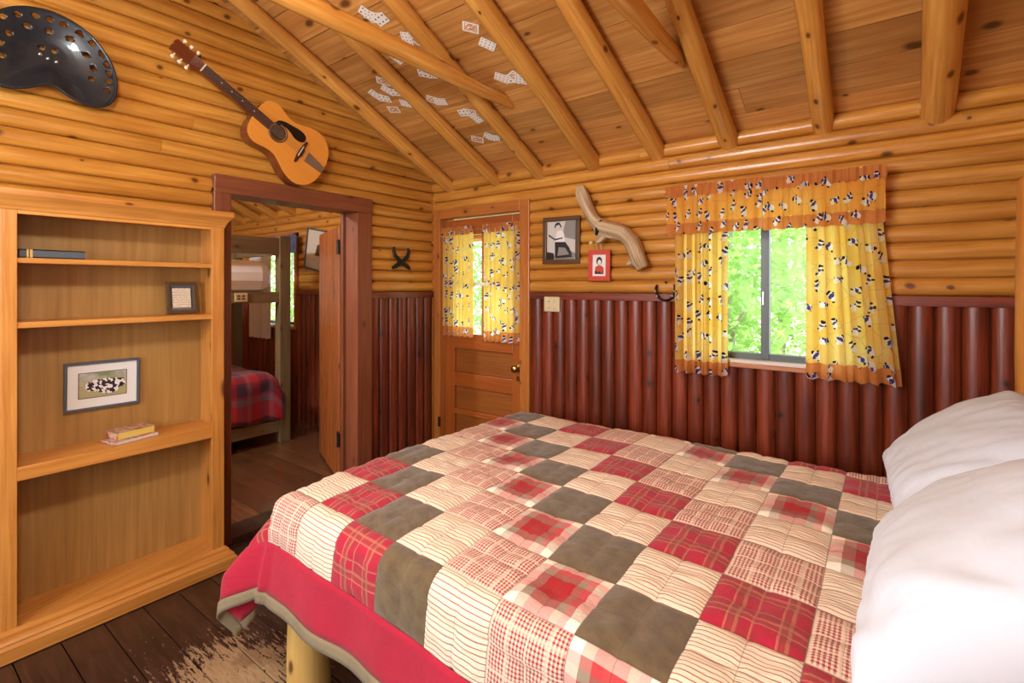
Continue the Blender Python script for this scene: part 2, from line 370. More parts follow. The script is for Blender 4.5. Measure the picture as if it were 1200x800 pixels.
def curtain_mat(name, base, base2, trans=.45):
    m, nt, b = new_mat(name); uv = uvn(nt)
    vo = nt.nodes.new('ShaderNodeTexVoronoi'); vo.voronoi_dimensions = '2D'; vo.inputs['Scale'].default_value = 1; vo.inputs['Randomness'].default_value = .72
    p = vmath(nt, 'MULTIPLY', uv, (10.5, 10.5, 1)); nt.links.new(p, vo.inputs['Vector'])
    d = vmath(nt, 'SUBTRACT', p, vo.outputs['Position'])
    d = vmath(nt, 'ADD', d, vmath(nt, 'MULTIPLY', vmath(nt, 'SUBTRACT', noise_n(nt, uv, 45, 2, out=1), (.5, .5, .5)), (.22, .22, 0)))
    ro = nt.nodes.new('ShaderNodeVectorRotate'); ro.rotation_type = 'Z_AXIS'; nt.links.new(d, ro.inputs['Vector'])
    nt.links.new(math_n(nt, 'MULTIPLY', math_n(nt, 'SUBTRACT', sep(nt, vo.outputs['Color'])[0], .5), 3.0), ro.inputs['Angle']); d = ro.outputs[0]
    def blob(off, r, sc=(1, 1, 1)):
        return math_n(nt, 'LESS_THAN', vmath(nt, 'LENGTH', vmath(nt, 'MULTIPLY', vmath(nt, 'SUBTRACT', d, off), sc)), r)
    c = mix(nt, rng(nt, noise_n(nt, uv, 5, 2), .3, .7), base, base2)
    for k, lc in ((1, S(150, 120, 50)),):   # faint leaf lines
        v2 = nt.nodes.new('ShaderNodeTexVoronoi'); v2.voronoi_dimensions = '2D'; v2.feature = 'DISTANCE_TO_EDGE'; v2.inputs['Scale'].default_value = 9
        nt.links.new(uv, v2.inputs['Vector']); c = mix(nt, math_n(nt, 'MULTIPLY', math_n(nt, 'LESS_THAN', v2.outputs['Distance'], .014), .25), c, lc)
    dk = None
    for col, parts in ((S(244, 240, 232), [((0, -.08, 0), .19, (1.15, .8, 1)), ((.02, .14, 0), .13, (1, 1, 1))]),
                       (S(70, 66, 150), [((.02, .05, 0), .10, (.75, 1.3, 1)), ((-.12, .0, 0), .05, (1, 1, 1))]),
                       (S(38, 32, 44), [((.03, .25, 0), .09, (.8, 1.4, 1)), ((.2, .1, 0), .055, (1, 1, 1)), ((-.16, -.2, 0), .055, (1, 1, 1))])):
        for off, r, sc in parts: c = mix(nt, blob(off, r, sc), c, col)
    nt.links.new(c, b.inputs['Base Color']); b.inputs['Roughness'].default_value = .9
    tr = nt.nodes.new('ShaderNodeBsdfTranslucent'); nt.links.new(c, tr.inputs['Color'])
    ms = nt.nodes.new('ShaderNodeMixShader'); ms.inputs[0].default_value = trans
    out = [n for n in nt.nodes if n.type == 'OUTPUT_MATERIAL'][0]
    nt.links.new(b.outputs[0], ms.inputs[1]); nt.links.new(tr.outputs[0], ms.inputs[2]); nt.links.new(ms.outputs[0], out.inputs[0])
    return m
M['curtain'] = curtain_mat('yellow_figured_curtain', S(250, 226, 140), S(246, 206, 96), .6)
M['valance'] = curtain_mat('orange_lit_valance', S(248, 194, 96), S(244, 172, 70), .55)  # orange of the light from behind is put into the cloth colour
M['curtain_hem'] = curtain_mat('orange_figured_hem', S(230, 156, 84), S(214, 136, 70), .5)
M['curtain2'] = solid_cloth('white_bunk_curtain', S(238, 236, 236), .001, (40, 8, 1), .25)
M['valance2'] = solid_cloth('navy_print_valance', S(92, 100, 134), .001, (60, 60, 1), .8)

def glass_mat():
    m, nt, b = new_mat('window_glass')
    t = nt.nodes.new('ShaderNodeBsdfTransparent'); g = nt.nodes.new('ShaderNodeBsdfGlossy'); g.inputs['Roughness'].default_value = .02
    ms = nt.nodes.new('ShaderNodeMixShader'); ms.inputs[0].default_value = .003
    out = [n for n in nt.nodes if n.type == 'OUTPUT_MATERIAL'][0]
    nt.links.new(t.outputs[0], ms.inputs[1]); nt.links.new(g.outputs[0], ms.inputs[2]); nt.links.new(ms.outputs[0], out.inputs[0]); return m
M['glass'] = glass_mat()
M['alu'] = plain('grey_aluminium', S(92, 98, 98), .45, .3)
M['white'] = plain('white_paint', S(226, 222, 214), .5)
M['iron'] = plain('dark_iron', S(58, 54, 48), .5, .7, tex=.5, tscale=60, bumpd=.001)
M['brass'] = plain('aged_brass', S(190, 158, 96), .25, 1.)
M['plate'] = plain('ivory_plastic', S(218, 204, 160), .4)
M['navy'] = plain('navy_enamel', S(26, 38, 48), .32, .2, .4, tex=.35, tscale=25)
M['steel'] = plain('nickel_steel', S(190, 188, 180), .3, .9)
M['black'] = plain('black_celluloid', S(24, 20, 20), .25, coat=.4)
M['gtop'] = wood('guitar_spruce', S(228, 152, 62), S(214, 132, 46), rough=.25, coat=.6, knots=0, vary=0, contrast=.35, blotch=.1)
M['gside'] = wood('guitar_mahogany', S(120, 56, 26), S(80, 34, 16), rough=.28, coat=.5, knots=0, vary=0)
M['rosewood'] = wood('guitar_rosewood', S(78, 44, 28), S(46, 24, 16), rough=.4, coat=.2, knots=0, vary=0)
M['cream'] = plain('cream_plastic', S(236, 226, 200), .35)
M['hole'] = plain('soundhole_shade', S(70, 46, 24), .8)
M['paper'] = plain('white_mat_board', S(232, 230, 226), .6)
M['slateframe'] = plain('slate_frame', S(86, 92, 100), .4, .1)
M['darkframe'] = wood('dark_olive_frame', S(96, 66, 34), S(58, 40, 20), rough=.4, coat=.2, knots=0, vary=0)
M['redframe'] = plain('red_painted_frame', S(206, 70, 48), .5, tex=.2)
M['cord'] = plain('jute_cord', S(200, 178, 140), .8)
M['g0'] = plain('photo_black', S(34, 32, 32), .4); M['g1'] = plain('photo_dark_grey', S(84, 82, 80), .4); M['g2'] = plain('photo_grey', S(140, 138, 134), .4); M['g3'] = plain('photo_light_grey', S(204, 202, 196), .4)
M['bookslate'] = plain('slate_book_cloth', S(78, 86, 94), .6, tex=.2); M['page'] = plain('yellowed_pages', S(222, 194, 96), .7); M['pagew'] = plain('white_pages', S(214, 206, 190), .7)
M['gold'] = plain('gold_band', S(206, 178, 100), .4, .5)
def cover_mat():
    m, nt, b = new_mat('printed_paperback_cover'); oc = nt.nodes.new('ShaderNodeTexCoord').outputs['Object']
    n = noise_n(nt, oc, 28, 3, .6)
    nt.links.new(ramp(nt, n, [(.2, S(60, 36, 44)), (.42, S(176, 92, 60)), (.55, S(206, 176, 150)), (.7, S(92, 60, 90))]), b.inputs['Base Color']); b.inputs['Roughness'].default_value = .35; return m
M['cover'] = cover_mat()
def cowpic_mat():
    m, nt, b = new_mat('spotted_dogs_photo'); uv = uvn(nt); x = sep(nt, uv)
    n = noise_n(nt, uv, 60, 1); n2 = noise_n(nt, uv, 12, 3)
    back = mix(nt, rng(nt, n2, .4, .6), S(130, 140, 96), S(196, 194, 190))
    back = mix(nt, rng(nt, x[1], .10, .03), back, S(170, 164, 116))
    spots = mix(nt, math_n(nt, 'GREATER_THAN', n, .5), S(30, 26, 40), S(232, 226, 226))
    wv = vmath(nt, 'ADD', uv, vmath(nt, 'MULTIPLY', vmath(nt, 'SUBTRACT', noise_n(nt, uv, 55, 2, out=1), (.5, .5, .5)), (.03, .03, 0)))
    body = None
    for cx_, cy_, rx_ in ((.065, .052, .04), (.105, .046, .05), (.135, .056, .034)):
        q_ = math_n(nt, 'LESS_THAN', vmath(nt, 'LENGTH', vmath(nt, 'MULTIPLY', vmath(nt, 'SUBTRACT', wv, (cx_, cy_, 0)), (1, 1.4, 0))), rx_); body = q_ if body is None else math_n(nt, 'MAXIMUM', body, q_)
    nt.links.new(mix(nt, body, back, spots), b.inputs['Base Color']); b.inputs['Roughness'].default_value = .3; return m
M['cowpic'] = cowpic_mat()
def text_mat():
    m, nt, b = new_mat('printed_certificate'); uv = uvn(nt); x = sep(nt, uv)
    l = math_n(nt, 'LESS_THAN', frac_s(nt, x[1], 110), .45); w = math_n(nt, 'GREATER_THAN', noise_n(nt, vmath(nt, 'MULTIPLY', uv, (190, 110, 1)), 1., 1), .42)
    nt.links.new(mix(nt, math_n(nt, 'MULTIPLY', math_n(nt, 'MULTIPLY', l, w), .55), S(222, 206, 180), S(90, 76, 64)), b.inputs['Base Color']); return m
M['textprint'] = text_mat()
def card_mat(i, red):
    m, nt, b = new_mat('playing_card_face'); uv = uvn(nt); x = sep(nt, uv)   # uv 0..1 over the card
    fx = math_n(nt, 'SUBTRACT', frac_s(nt, x[0], 2+i % 2), .5); fy = math_n(nt, 'SUBTRACT', frac_s(nt, x[1], 3+i % 2), .5)
    d = math_n(nt, 'ADD', math_n(nt, 'POWER', math_n(nt, 'MULTIPLY', fx, 1.1), 2), math_n(nt, 'POWER', fy, 2))
    pip = math_n(nt, 'LESS_THAN', d, .035)
    ins = math_n(nt, 'MULTIPLY', math_n(nt, 'LESS_THAN', math_n(nt, 'ABSOLUTE', math_n(nt, 'SUBTRACT', x[0], .5)), .38), math_n(nt, 'LESS_THAN', math_n(nt, 'ABSOLUTE', math_n(nt, 'SUBTRACT', x[1], .5)), .40))
    col = S(170, 40, 40) if red else S(44, 42, 56)
    if i == 2:  # a court card
        n = noise_n(nt, uv, 7, 2); body = ramp(nt, n, [(.35, S(60, 60, 110)), (.45, S(220, 190, 90)), (.52, S(190, 60, 60)), (.6, S(236, 230, 220))])
        c = mix(nt, ins, S(226, 222, 212), body)
    else: c = mix(nt, math_n(nt, 'MULTIPLY', pip, ins), S(226, 222, 212), col)
    nt.links.new(c, b.inputs['Base Color']); b.inputs['Roughness'].default_value = .35; return m
CARDM = [card_mat(0, False), card_mat(1, True), card_mat(2, False), card_mat(3, False)]
def leaf_mat(name, a, c2):
    m, nt, b = new_mat(name); n = noise_n(nt, nt.nodes.new('ShaderNodeTexCoord').outputs['Object'], 6, 2)
    c = mix(nt, rng(nt, n, .3, .7), a, c2); nt.links.new(c, b.inputs['Base Color']); b.inputs['Roughness'].default_value = .5
    tr = nt.nodes.new('ShaderNodeBsdfTranslucent'); nt.links.new(c, tr.inputs[0]); ms = nt.nodes.new('ShaderNodeMixShader'); ms.inputs[0].default_value = .5
    out = [q for q in nt.nodes if q.type == 'OUTPUT_MATERIAL'][0]; nt.links.new(b.outputs[0], ms.inputs[1]); nt.links.new(tr.outputs[0], ms.inputs[2]); nt.links.new(ms.outputs[0], out.inputs[0]); return m
M['leaf'] = leaf_mat('bright_leaves', S(176, 206, 120), S(128, 178, 86)); M['leaf2'] = leaf_mat('pale_leaves', S(198, 218, 152), S(156, 194, 112))
def ground_mat():
    m, nt, b = new_mat('dry_grass_ground'); n = noise_n(nt, nt.nodes.new('ShaderNodeTexCoord').outputs['Object'], 2.5, 5)
    nt.links.new(mix(nt, rng(nt, n, .4, .6), S(206, 196, 170), S(150, 164, 110)), b.inputs['Base Color']); b.inputs['Roughness'].default_value = .95; return m
M['ground'] = ground_mat()
M['shade'] = plain('cream_lamp_shade', S(240, 220, 170), .8)

# ================================================================== THE SETTING
RIDGE = -2.2; Y0 = -4.4; XR = 3.62; XL = -3.5; Z0 = 2.28; SL = .457; TH = math.atan(SL)
def ceil_z(y): return Z0 + SL*(-y if y > RIDGE else y - Y0)
ES = Vector((0, -math.cos(TH), math.sin(TH))); EN = Vector((0, -math.sin(TH), -math.cos(TH)))
def cpt(x, d, off=0.): return Vector((x, -d, Z0+SL*d)) + EN*off

# ---- floors
fl = tag(MB().box(-.02, XR+.12, Y0-.12, .12, -.12, -.03).build('floor', M['floor']), 'dark brown painted plank floor worn to bare wood beside the bed', 'floor', kind='structure')
y = -.0; k = 0
while y > Y0:
    y1 = max(y-.1405, Y0)
    cuts = [0.0] + ([random.uniform(1.0, 2.6)] if k % 2 else []) + [XR]
    for a, b in zip(cuts, cuts[1:]):
        MB().box(a+.001, b-.001, y1+.0018, y-.0018, -.03, 0.0, grain=0).build('plank', M['floor'], fl, bevel=.002)
    y = y1; k += 1
fl2 = tag(MB().box(XL-.1, -.14, Y0-.12, .12, -.12, -.005).build('floor', M['floor2']), 'shiny varnished plank floor of the bunk room beyond the doorway', 'floor', kind='structure')
y = 0.; k = 0
while y > Y0:
    y1 = max(y-.15, Y0)
    cuts = [XL, random.uniform(-2.6, -1.2), -.13]
    for a, b in zip(cuts, cuts[1:]):
        MB().box(a+.001, b-.001, y1+.002, y-.002, -.005, .025, grain=0).build('plank', M['floor2'], fl2, bevel=.002)
    y = y1; k += 1
tag(MB().box(-.13, .055, -1.61, -.78, 0, .032, grain=1).build('trim_1', M['floor'], bevel=.004), 'dark worn threshold board under the plank doorway', 'threshold', kind='structure')

# ---- wall backings
DO = (.12, .915, 0, 1.995)          # outside door opening x0,x1,z0,z1
WO = (2.10, 2.93, 1.05, 1.87)       # window opening
W2 = (-2.98, -2.07, 1.02, 1.97)     # bunk room window
IO = (-1.66, -.71, 0, 2.02)        # inner doorway y0,y1
def wall_strips(mb, a, b, openings, top, axis, t0, t1):
    xs = sorted({a, b} | {o[0] for o in openings} | {o[1] for o in openings})
    for p, q in zip(xs, xs[1:]):
        mid = (p+q)/2; z = -.1; zs = []
        for o in openings:
            if o[0] < mid < o[1]: zs.append((o[2], o[3]))
        for lo, hi in sorted(zs):
            if lo > z+.1:
                mb.box(p, q, t0, t1, z, lo) if axis == 'x' else mb.box(t0, t1, p, q, z, lo)
            z = hi
        mb.box(p, q, t0, t1, z, top) if axis == 'x' else mb.box(t0, t1, p, q, z, top)
wb = MB(); wall_strips(wb, XL-.1, XR+.12, [DO, WO, W2], Z0+.02, 'x', 0, .12)
wall_back = tag(wb.build('wall_back', M['log']), 'honey pine half-log wall above red log wainscot, with door and window', 'wall', kind='structure')
wl = MB()
MX = Matrix(((0,0,1,0),(1,0,0,0),(0,1,0,0),(0,0,0,1)))   # local (y,z,x)
def gable(mb, x0, x1, y0, y1, zlo):
    pts = [(y0, zlo), (y1, zlo), (y1, ceil_z(y1)+.02)]
    if y0 < RIDGE < y1: pts.append((RIDGE, ceil_z(RIDGE)+.02))
    pts.append((y0, ceil_z(y0)+.02)); mb.prism(pts, x0, x1, MX)
gable(wl, -.12, 0, Y0, IO[0], -.1); gable(wl, -.12, 0, IO[0], IO[1], IO[3]); gable(wl, -.12, 0, IO[1], 0, -.1)
wall_left = tag(wl.build('wall_left', M['log']), 'tall gable wall of honey pine logs with a timber-framed doorway', 'wall', kind='structure')
wr = MB(); g = (-3.9, -3.0, 1.1, 2.0)
gable(wr, XR, XR+.12, Y0, g[0], -.1); gable(wr, XR, XR+.12, g[0], g[1], g[3]); gable(wr, XR, XR+.12, g[1], 0, -.1); wr.box(XR, XR+.12, g[0], g[1], -.1, g[2])
wall_right = tag(wr.build('wall_right', M['log']), 'pine wall behind the bed headboard', 'wall', kind='structure')
wf = MB(); FO = (.75, 2.35, 1.05, 2.1); wall_strips(wf, XL-.1, XR+.12, [FO], Z0+.02, 'x', Y0-.12, Y0)
wall_front = tag(wf.build('wall_front', M['log']), 'pine wall behind the viewer with a wide window', 'wall', kind='structure')
w3 = MB(); gable(w3, XL-.12, XL, Y0, 0, -.1)
wall_far = tag(w3.build('wall_far', M['log']), 'far pine gable wall of the bunk room', 'wall', kind='structure')

# ---- horizontal half-log courses
CH = .0805; RAIL = 1.405
def splits(a, b):
    out = [a]; p = a
    while b-p > 3.0:
        p += random.uniform(.9, 2.1)
        if b-p < .4: break
        out.append(p)
    out.append(b); return out
def cut(a, b, holes):
    seg = [(a, b)]
    for h0, h1 in holes:
        seg = [q for s in seg for q in ((s[0], min(s[1], h0)), (max(s[0], h1), s[1])) if q[1]-q[0] > .03]
    return seg
z = RAIL + CH/2; i = 0
while z < Z0 + .03:
    holes = []
    if z-CH/2 < 2.0: holes.append((.05, .995))
    if z-CH/2 < WO[3]+.06 and z+CH/2 > WO[2]: holes.append((WO[0]-.06, WO[1]+.06))
    for a, b in cut(.03, XR, holes):
        pp = splits(a, b)
        for p, q in zip(pp, pp[1:]):
            MB().half_log((p+.0006, 0, z), (q-.0006, 0, z), (0,0,1), (0,-1,0), CH*.985, .037 if z < Z0-.05 else .05).build('log', M['log'], wall_back)
    holes = [(W2[0]-.06, W2[1]+.06)] if z-CH/2 < W2[3]+.05 else []
    for a, b in cut(XL, -.12, holes):
        MB().half_log((a, 0, z), (b, 0, z), (0,0,1), (0,-1,0), CH, .024).build('log', M['log'], wall_back)
    z += CH; i += 1
z = RAIL + CH/2
while z < ceil_z(RIDGE) + .03:
    d = max(0, (z-CH*.5-Z0)/SL)
    ya, yb = Y0 + d + .01, -d - .005
    holes = [(-1.706, -.653)] if z - CH/2 < 2.01 else []
    for a, b in cut(ya, yb, holes):
        pp = splits(a, b) if b-a > 2.4 else [a, b]
        for p, q in zip(pp, pp[1:]):
            MB().half_log((0, p+.0006, z), (0, q-.0006, z), (0,0,1), (1,0,0), CH*.985, .037).build('log', M['log'], wall_left)
    z += CH
# ---- vertical red half-log wainscot
def wains(parent, fn, a, b, skip, w=.0895, z1=RAIL-.045, wmat='red'):
    n = max(1, round((b-a)/w)); w = (b-a)/n
    for k in range(n):
        c = a + w*(k+.5); zt = z1; zlo = .0
        for s0, s1, st in skip:
            if s0 < c < s1: zt = st
        if zt <= .05: continue
        p0, p1, wd, nd = fn(c, zlo, zt)
        MB().half_log(p0, p1, wd, nd, w*.985, .036).build('half_log', M['red'], parent)
fb = lambda c, a, b: ((c, 0, a), (c, 0, b), (1,0,0), (0,-1,0))
flw = lambda c, a, b: ((0, c, a), (0, c, b), (0,1,0), (1,0,0))
wains(wall_back, fb, .995, XR, [(WO[0]-.05, WO[1]+.05, WO[2]-.035)])
wains(wall_back, fb, XL, -.12, [(W2[0]-.05, W2[1]+.05, W2[2]-.03)])
wains(wall_left, flw, -.653, -.035, []); wains(wall_left, flw, Y0, -1.71, [])
# ---- wainscot rails
def trim(n, mb, mat, label, cat, bevel=.003): return tag(mb.build('trim_%d' % n, M[mat], bevel=bevel), label, cat, kind='structure')
rb = MB(); rb.box(.995, WO[0]-.055, -.042, 0, RAIL-.046, RAIL, 0); rb.box(WO[1]+.055, XR, -.042, 0, RAIL-.046, RAIL, 0)
trim(2, rb, 'red', 'red stained rail capping the wainscot beside the window', 'rail')
trim(3, MB().box(0, .042, -.653, -.035, RAIL-.046, RAIL, 1), 'red', 'short red stained rail between the doorway and the corner', 'rail')
trim(4, MB().box(XL, W2[0]-.055, -.042, 0, RAIL-.046, RAIL, 0).box(W2[1]+.055, -.12, -.042, 0, RAIL-.046, RAIL, 0), 'red', 'red stained rail along the bunk room wall', 'rail')
trim(5, MB().box(0, .042, Y0, -1.71, RAIL-.046, RAIL, 1), 'red', 'red stained rail behind the bookcase', 'rail')
trim(6, MB().box(.0, .048, -.03, 0, RAIL, Z0-.1).box(0, .03, -.036, 0, 0, RAIL), 'casing', 'thin upright strip in the corner of the log walls', 'trim')

# ---- timber frame of the inner doorway
fr = thing('trim_7', (0, -1.2, 0), 'dark brown timber frame around the inner doorway', 'door frame', kind='structure')
MB().box(-.125, .055, -1.706, -1.612, 0, 1.995).build('post', M['frame'], fr, bevel=.006)
MB().box(-.125, .055, -.780, -.655, 0, 1.965).build('post', M['frame'], fr, bevel=.006)
MB().box(-.125, .06, -1.706, -.652, 1.965, 2.068).build('header', M['frame'], fr, bevel=.006)
MB().box(-.115, -.085, -.800, -.780, .03, 1.965).build('door_stop', M['frame'], fr, bevel=.002)
# ---- inner plank door, swung open into the bunk room
hx, hy = -.135, -.775; dv = Vector((-.925, .38, 0)).normalized(); nv = Vector((dv.y, -dv.x, 0))   # nv faces the viewer side
d2 = thing('door_2', (hx, hy, .03), 'brown plank door swung open into the bunk room', 'door', kind='structure')
DM = Matrix(((dv.x, nv.x, 0, hx), (dv.y, nv.y, 0, hy), (0, 0, 1, 0), (0, 0, 0, 1)))
for k in range(6):
    a = .02 + k*.128
    MB().box(a, a+.124, -.02, .022, .045, 1.885 - .0*k, 2, DM).build('plank', M['plankdoor'], d2, bevel=.008)
for zz in (.35, 1.6): MB().box(.04, .76, .022, .045, zz, zz+.1, 0, DM).build('batten', M['plankdoor'], d2, bevel=.004)
for zz in (.3, 1.68):
    h = MB().box(-.02, .05, -.026, -.018, zz, zz+.10, 2, DM).build('hinge', M['iron'], d2); MB().tube([DM @ Vector((-.005, -.028, zz)), DM @ Vector((-.005, -.028, zz+.10))], .009).build('hinge_pin', M['iron'], h)
MB().tube([DM @ Vector((.72, .03, .95)), DM @ Vector((.72, .055, .98)), DM @ Vector((.72, .055, 1.1)), DM @ Vector((.72, .03, 1.13))], .007).build('handle', M['iron'], d2)

# ---- outside door with glazed top
d1 = thing('door_1', (.515, 0, 0), 'varnished panel door with a curtained window, in the back wall', 'door', kind='structure')
x0, x1 = DO[0]+.006, DO[1]-.006; yf, yb = .012, .05
def dbox(name, a, b, c, d, gr, mat='door', y0=yf, y1=yb): return MB().box(a, b, y0, y1, c, d, gr).build(name, M[mat], d1, bevel=.004)
dbox('stile', x0, x0+.1, .014, 1.975, 2); dbox('stile', x1-.1, x1, .014, 1.975, 2)
for a, b in ((.014, .22), (.435, .475), (.655, .765), (.955, 1.075), (1.85, 1.975)): dbox('rail', x0+.1, x1-.1, a, b, 0)
for a, b in ((.22, .435), (.475, .655), (.765, .955)): dbox('panel', x0+.1, x1-.1, a, b, 0, 'doorpanel', .036, .046)
g1 = MB().box(x0+.1, x1-.1, .03, .036, 1.075, 1.85).build('pane', M['glass'], d1)
dbox('glazing_bar', x0+.1, x1-.1, 1.45, 1.48, 0, 'white', .022, .046); dbox('glazing_bar', .50, .525, 1.075, 1.85, 2, 'casing', .024, .044)
kb = MB().lathe([(.028, 0), (.028, .006), (.012, .01), (.012, .03), (.022, .034), (.029, .045), (.027, .058), (.015, .066), (0.002, .068)], (.862, yf, .855), Matrix.Rotation(PI/2, 3, 'X'), 18).build('knob', M['brass'], d1)
MB().box(.846, .878, yf-.004, yf, .76, .80).build('keyhole_plate', M['brass'], d1, bevel=.001)
trim(9, MB().box(.122, .912, -.03, .12, -.02, .012, 0), 'casing', 'pine sill added under the curtained door to close the light gap', 'threshold')  # sill added to stop light leaking in under the door
cs = thing('trim_8', (.515, 0, 0), 'pine casing boards around the curtained door', 'door casing', kind='structure')
MB().box(.052, .122, -.045, .06, 0, 2.06).build('side_casing', M['casing'], cs, bevel=.004)
MB().box(.912, .995, -.045, .06, 0, 2.06).build('side_casing', M['casing'], cs, bevel=.004)
MB().box(.122, .912, -.045, .06, 1.985, 2.06, 0).build('head_casing', M['casing'], cs, bevel=.004)
MB().box(.10, .125, -.047, -.043, .32, .40).build('latch_plate', M['iron'], cs)

# ---- windows
def window(n, o, label, mull, cat='window'):
    w = thing('window_%d' % n, ((o[0]+o[1])/2, .06, o[2]), label, cat, kind='structure')
    t = .035
    fm = MB(); fm.box(o[0], o[1], .03, .09, o[2], o[2]+t, 0).box(o[0], o[1], .03, .09, o[3]-t, o[3], 0).box(o[0], o[0]+t, .03, .09, o[2], o[3], 2).box(o[1]-t, o[1], .03, .09, o[2], o[3], 2)
    fm.build('sash_frame', M['alu'], w, bevel=.003)
    mu = MB().box(mull-.02, mull+.02, .022, .08, o[2]+.01, o[3]-.01, 2).build('mullion', M['alu'], w, bevel=.003)
    MB().box(mull-.012, mull-.002, .012, .022, o[2]+.30, o[2]+.37, 2).build('latch', M['steel'], mu, bevel=.002)
    MB().box(o[0]+t, mull-.02, .055, .06, o[2]+t, o[3]-t).build('pane', M['glass'], w); MB().box(mull+.02, o[1]-t, .06, .065, o[2]+t, o[3]-t).build('pane', M['glass'], w)
    MB().box(o[0]-.05, o[0], -.045, .03, o[2]-.01, o[3]+.05, 2).build('casing', M['casing'], w, bevel=.003)
    MB().box(o[1], o[1]+.05, -.045, .03, o[2]-.01, o[3]+.05, 2).build('casing', M['casing'], w, bevel=.003)
    MB().box(o[0]-.05, o[1]+.05, -.045, .03, o[3], o[3]+.055, 0).build('casing', M['casing'], w, bevel=.003)
    MB().box(o[0]-.05, o[1]+.05, -.05, .03, o[2]-.035, o[2]-.012, 0).build('sill', M['casing'], w, bevel=.003)
    MB().box(o[0], o[1], -.04, .03, o[2]-.012, o[2]+.004, 0).build('sill_cap', M['white'], w, bevel=.002)
    return w
window(1, WO, 'sliding grey metal window between yellow curtains, green leaves outside', 2.478)
window(2, W2, 'bunk room window behind the bunk post with navy valance', -2.5)
w3_ = thing('window_3', ((FO[0]+FO[1])/2, Y0-.06, FO[2]), 'wide window in the wall behind the viewer', 'window', kind='structure')
MB().box(FO[0], FO[1], Y0-.09, Y0-.04, FO[2], FO[2]+.04, 0).box(FO[0], FO[1], Y0-.09, Y0-.04, FO[3]-.04, FO[3], 0).box(FO[0], FO[0]+.04, Y0-.09, Y0-.04, FO[2], FO[3]).box(FO[1]-.04, FO[1], Y0-.09, Y0-.04, FO[2], FO[3]).box(1.53, 1.57, Y0-.09, Y0-.04, FO[2], FO[3]).build('sash_frame', M['white'], w3_)
w4_ = thing('window_4', (XR+.06, -3.45, 1.1), 'small window in the wall beside the bed', 'window', kind='structure')
MB().box(XR+.04, XR+.08, g[0], g[1], g[2], g[2]+.04, 1).box(XR+.04, XR+.08, g[0], g[1], g[3]-.04, g[3], 1).box(XR+.04, XR+.08, g[0], g[0]+.04, g[2], g[3]).box(XR+.04, XR+.08, g[1]-.04, g[1], g[2], g[3]).build('sash_frame', M['white'], w4_)

# ---- ceiling: roof deck, boards, rafters, tie poles
def slope_prism(mb, x0, x1, d0, d1, o0, o1, front=False):
    pts = []
    for x in (x0, x1):
        for d in (d0, d1):
            for o in (o0, o1):
                p = cpt(x, d, o)
                if front: p.y = Y0 - p.y
                pts.append(p)
    n = len(mb.v); mb.v += [tuple(p) for p in pts]
    c = math.cos(TH)
    for q in ((0,1,3,2),(4,6,7,5),(0,4,5,1),(2,3,7,6),(0,2,6,4),(1,5,7,3)):
        mb.face([n+i for i in q], [((d0 if i in (0,1,4,5) else d1)/c, (x0 if i < 4 else x1)) for i in q])
    return mb
rd = MB(); slope_prism(rd, XL-.3, XR+.3, -.75, -RIDGE+.03, -.12, -.022); slope_prism(rd, XL-.3, XR+.3, -.5, -RIDGE+.03, -.12, -.022, True)
ceiling = tag(rd.build('ceiling', M['ceil']), 'sloping plank ceiling carried on peeled pole rafters', 'ceiling', kind='structure')
W = .168
for front in (False, True):
    d = -.04; k = 0
    while d < -RIDGE - .01:
        d1_ = min(d+W, -RIDGE)
        for a, b in ((0.0, XR), (XL, -.12)):
            cuts = [a] + ([random.uniform(a+1, b-1)] if (k % 3 == 1 and not front) else []) + [b]
            for p, q in zip(cuts, cuts[1:]):
                slope_prism(MB(), p+.0008, q-.0008, d+.0018, d1_-.0018, -.022, 0, front).build('ceiling_board', M['ceil'], ceiling)
        d = d1_; k += 1
def rafter(x, r, front=False, d0=-.02, seed=0):
    path = []; rad = []
    n = 9
    for k in range(n):
        t = k/(n-1); d = d0 + ((-RIDGE-.02)-d0)*t
        p = cpt(x + .012*math.sin(seed*2.1+t*4.3), d, r*.92 + .006*math.sin(seed+t*7))
        if front: p.y = Y0 - p.y
        path.append(p); rad.append(r*(1+.05*math.sin(seed*1.7+t*6) - .10*t))
    MB().tube(path, rad, 14, wob=.05).build('rafter', M['rafter'], ceiling)
RX = [(.214, .05), (.669, .048), (1.079, .05), (1.489, .054), (1.897, .052), (2.319, .052), (2.745, .050), (3.166, .064)]
for k, (x, r) in enumerate(RX): rafter(x, r, seed=k)
for k, x in enumerate((.42, 1.26, 2.1, 2.94)): rafter(x, .052, True, seed=k+20)
for k, x in enumerate((-.54, -.93, -1.32, -1.71, -2.09, -2.488, -2.87, -3.25)): rafter(x, .046, seed=k+40)
MB().tube([(.0, RIDGE, ceil_z(RIDGE)-.06), (XR, RIDGE, ceil_z(RIDGE)-.06)], .07, 14).build('ridge_pole', M['rafter'], ceiling)
for x, r, zc, ye in ((1.205, .042, 2.54, -.52), (2.215, .044, 2.52, -.53)):
    n = 12; path = []; rad = []
    for k in range(n):
        t = k/(n-1); yy = ye + (Y0-ye-ye)*t
        path.append((x+.01*math.sin(3*t), yy, zc - .012*math.sin(PI*t) - .012*max(0, 1-k/2)))
        rad.append(r*(1+.04*math.sin(5*t)) * (.45 if k == 0 else .85 if k == 1 else 1))
    path.insert(1, (x, ye-.10, zc)); rad.insert(1, r*.82)
    MB().tube(path, rad, 14, wob=.05).build('tie_beam', M['rafter'], ceiling)

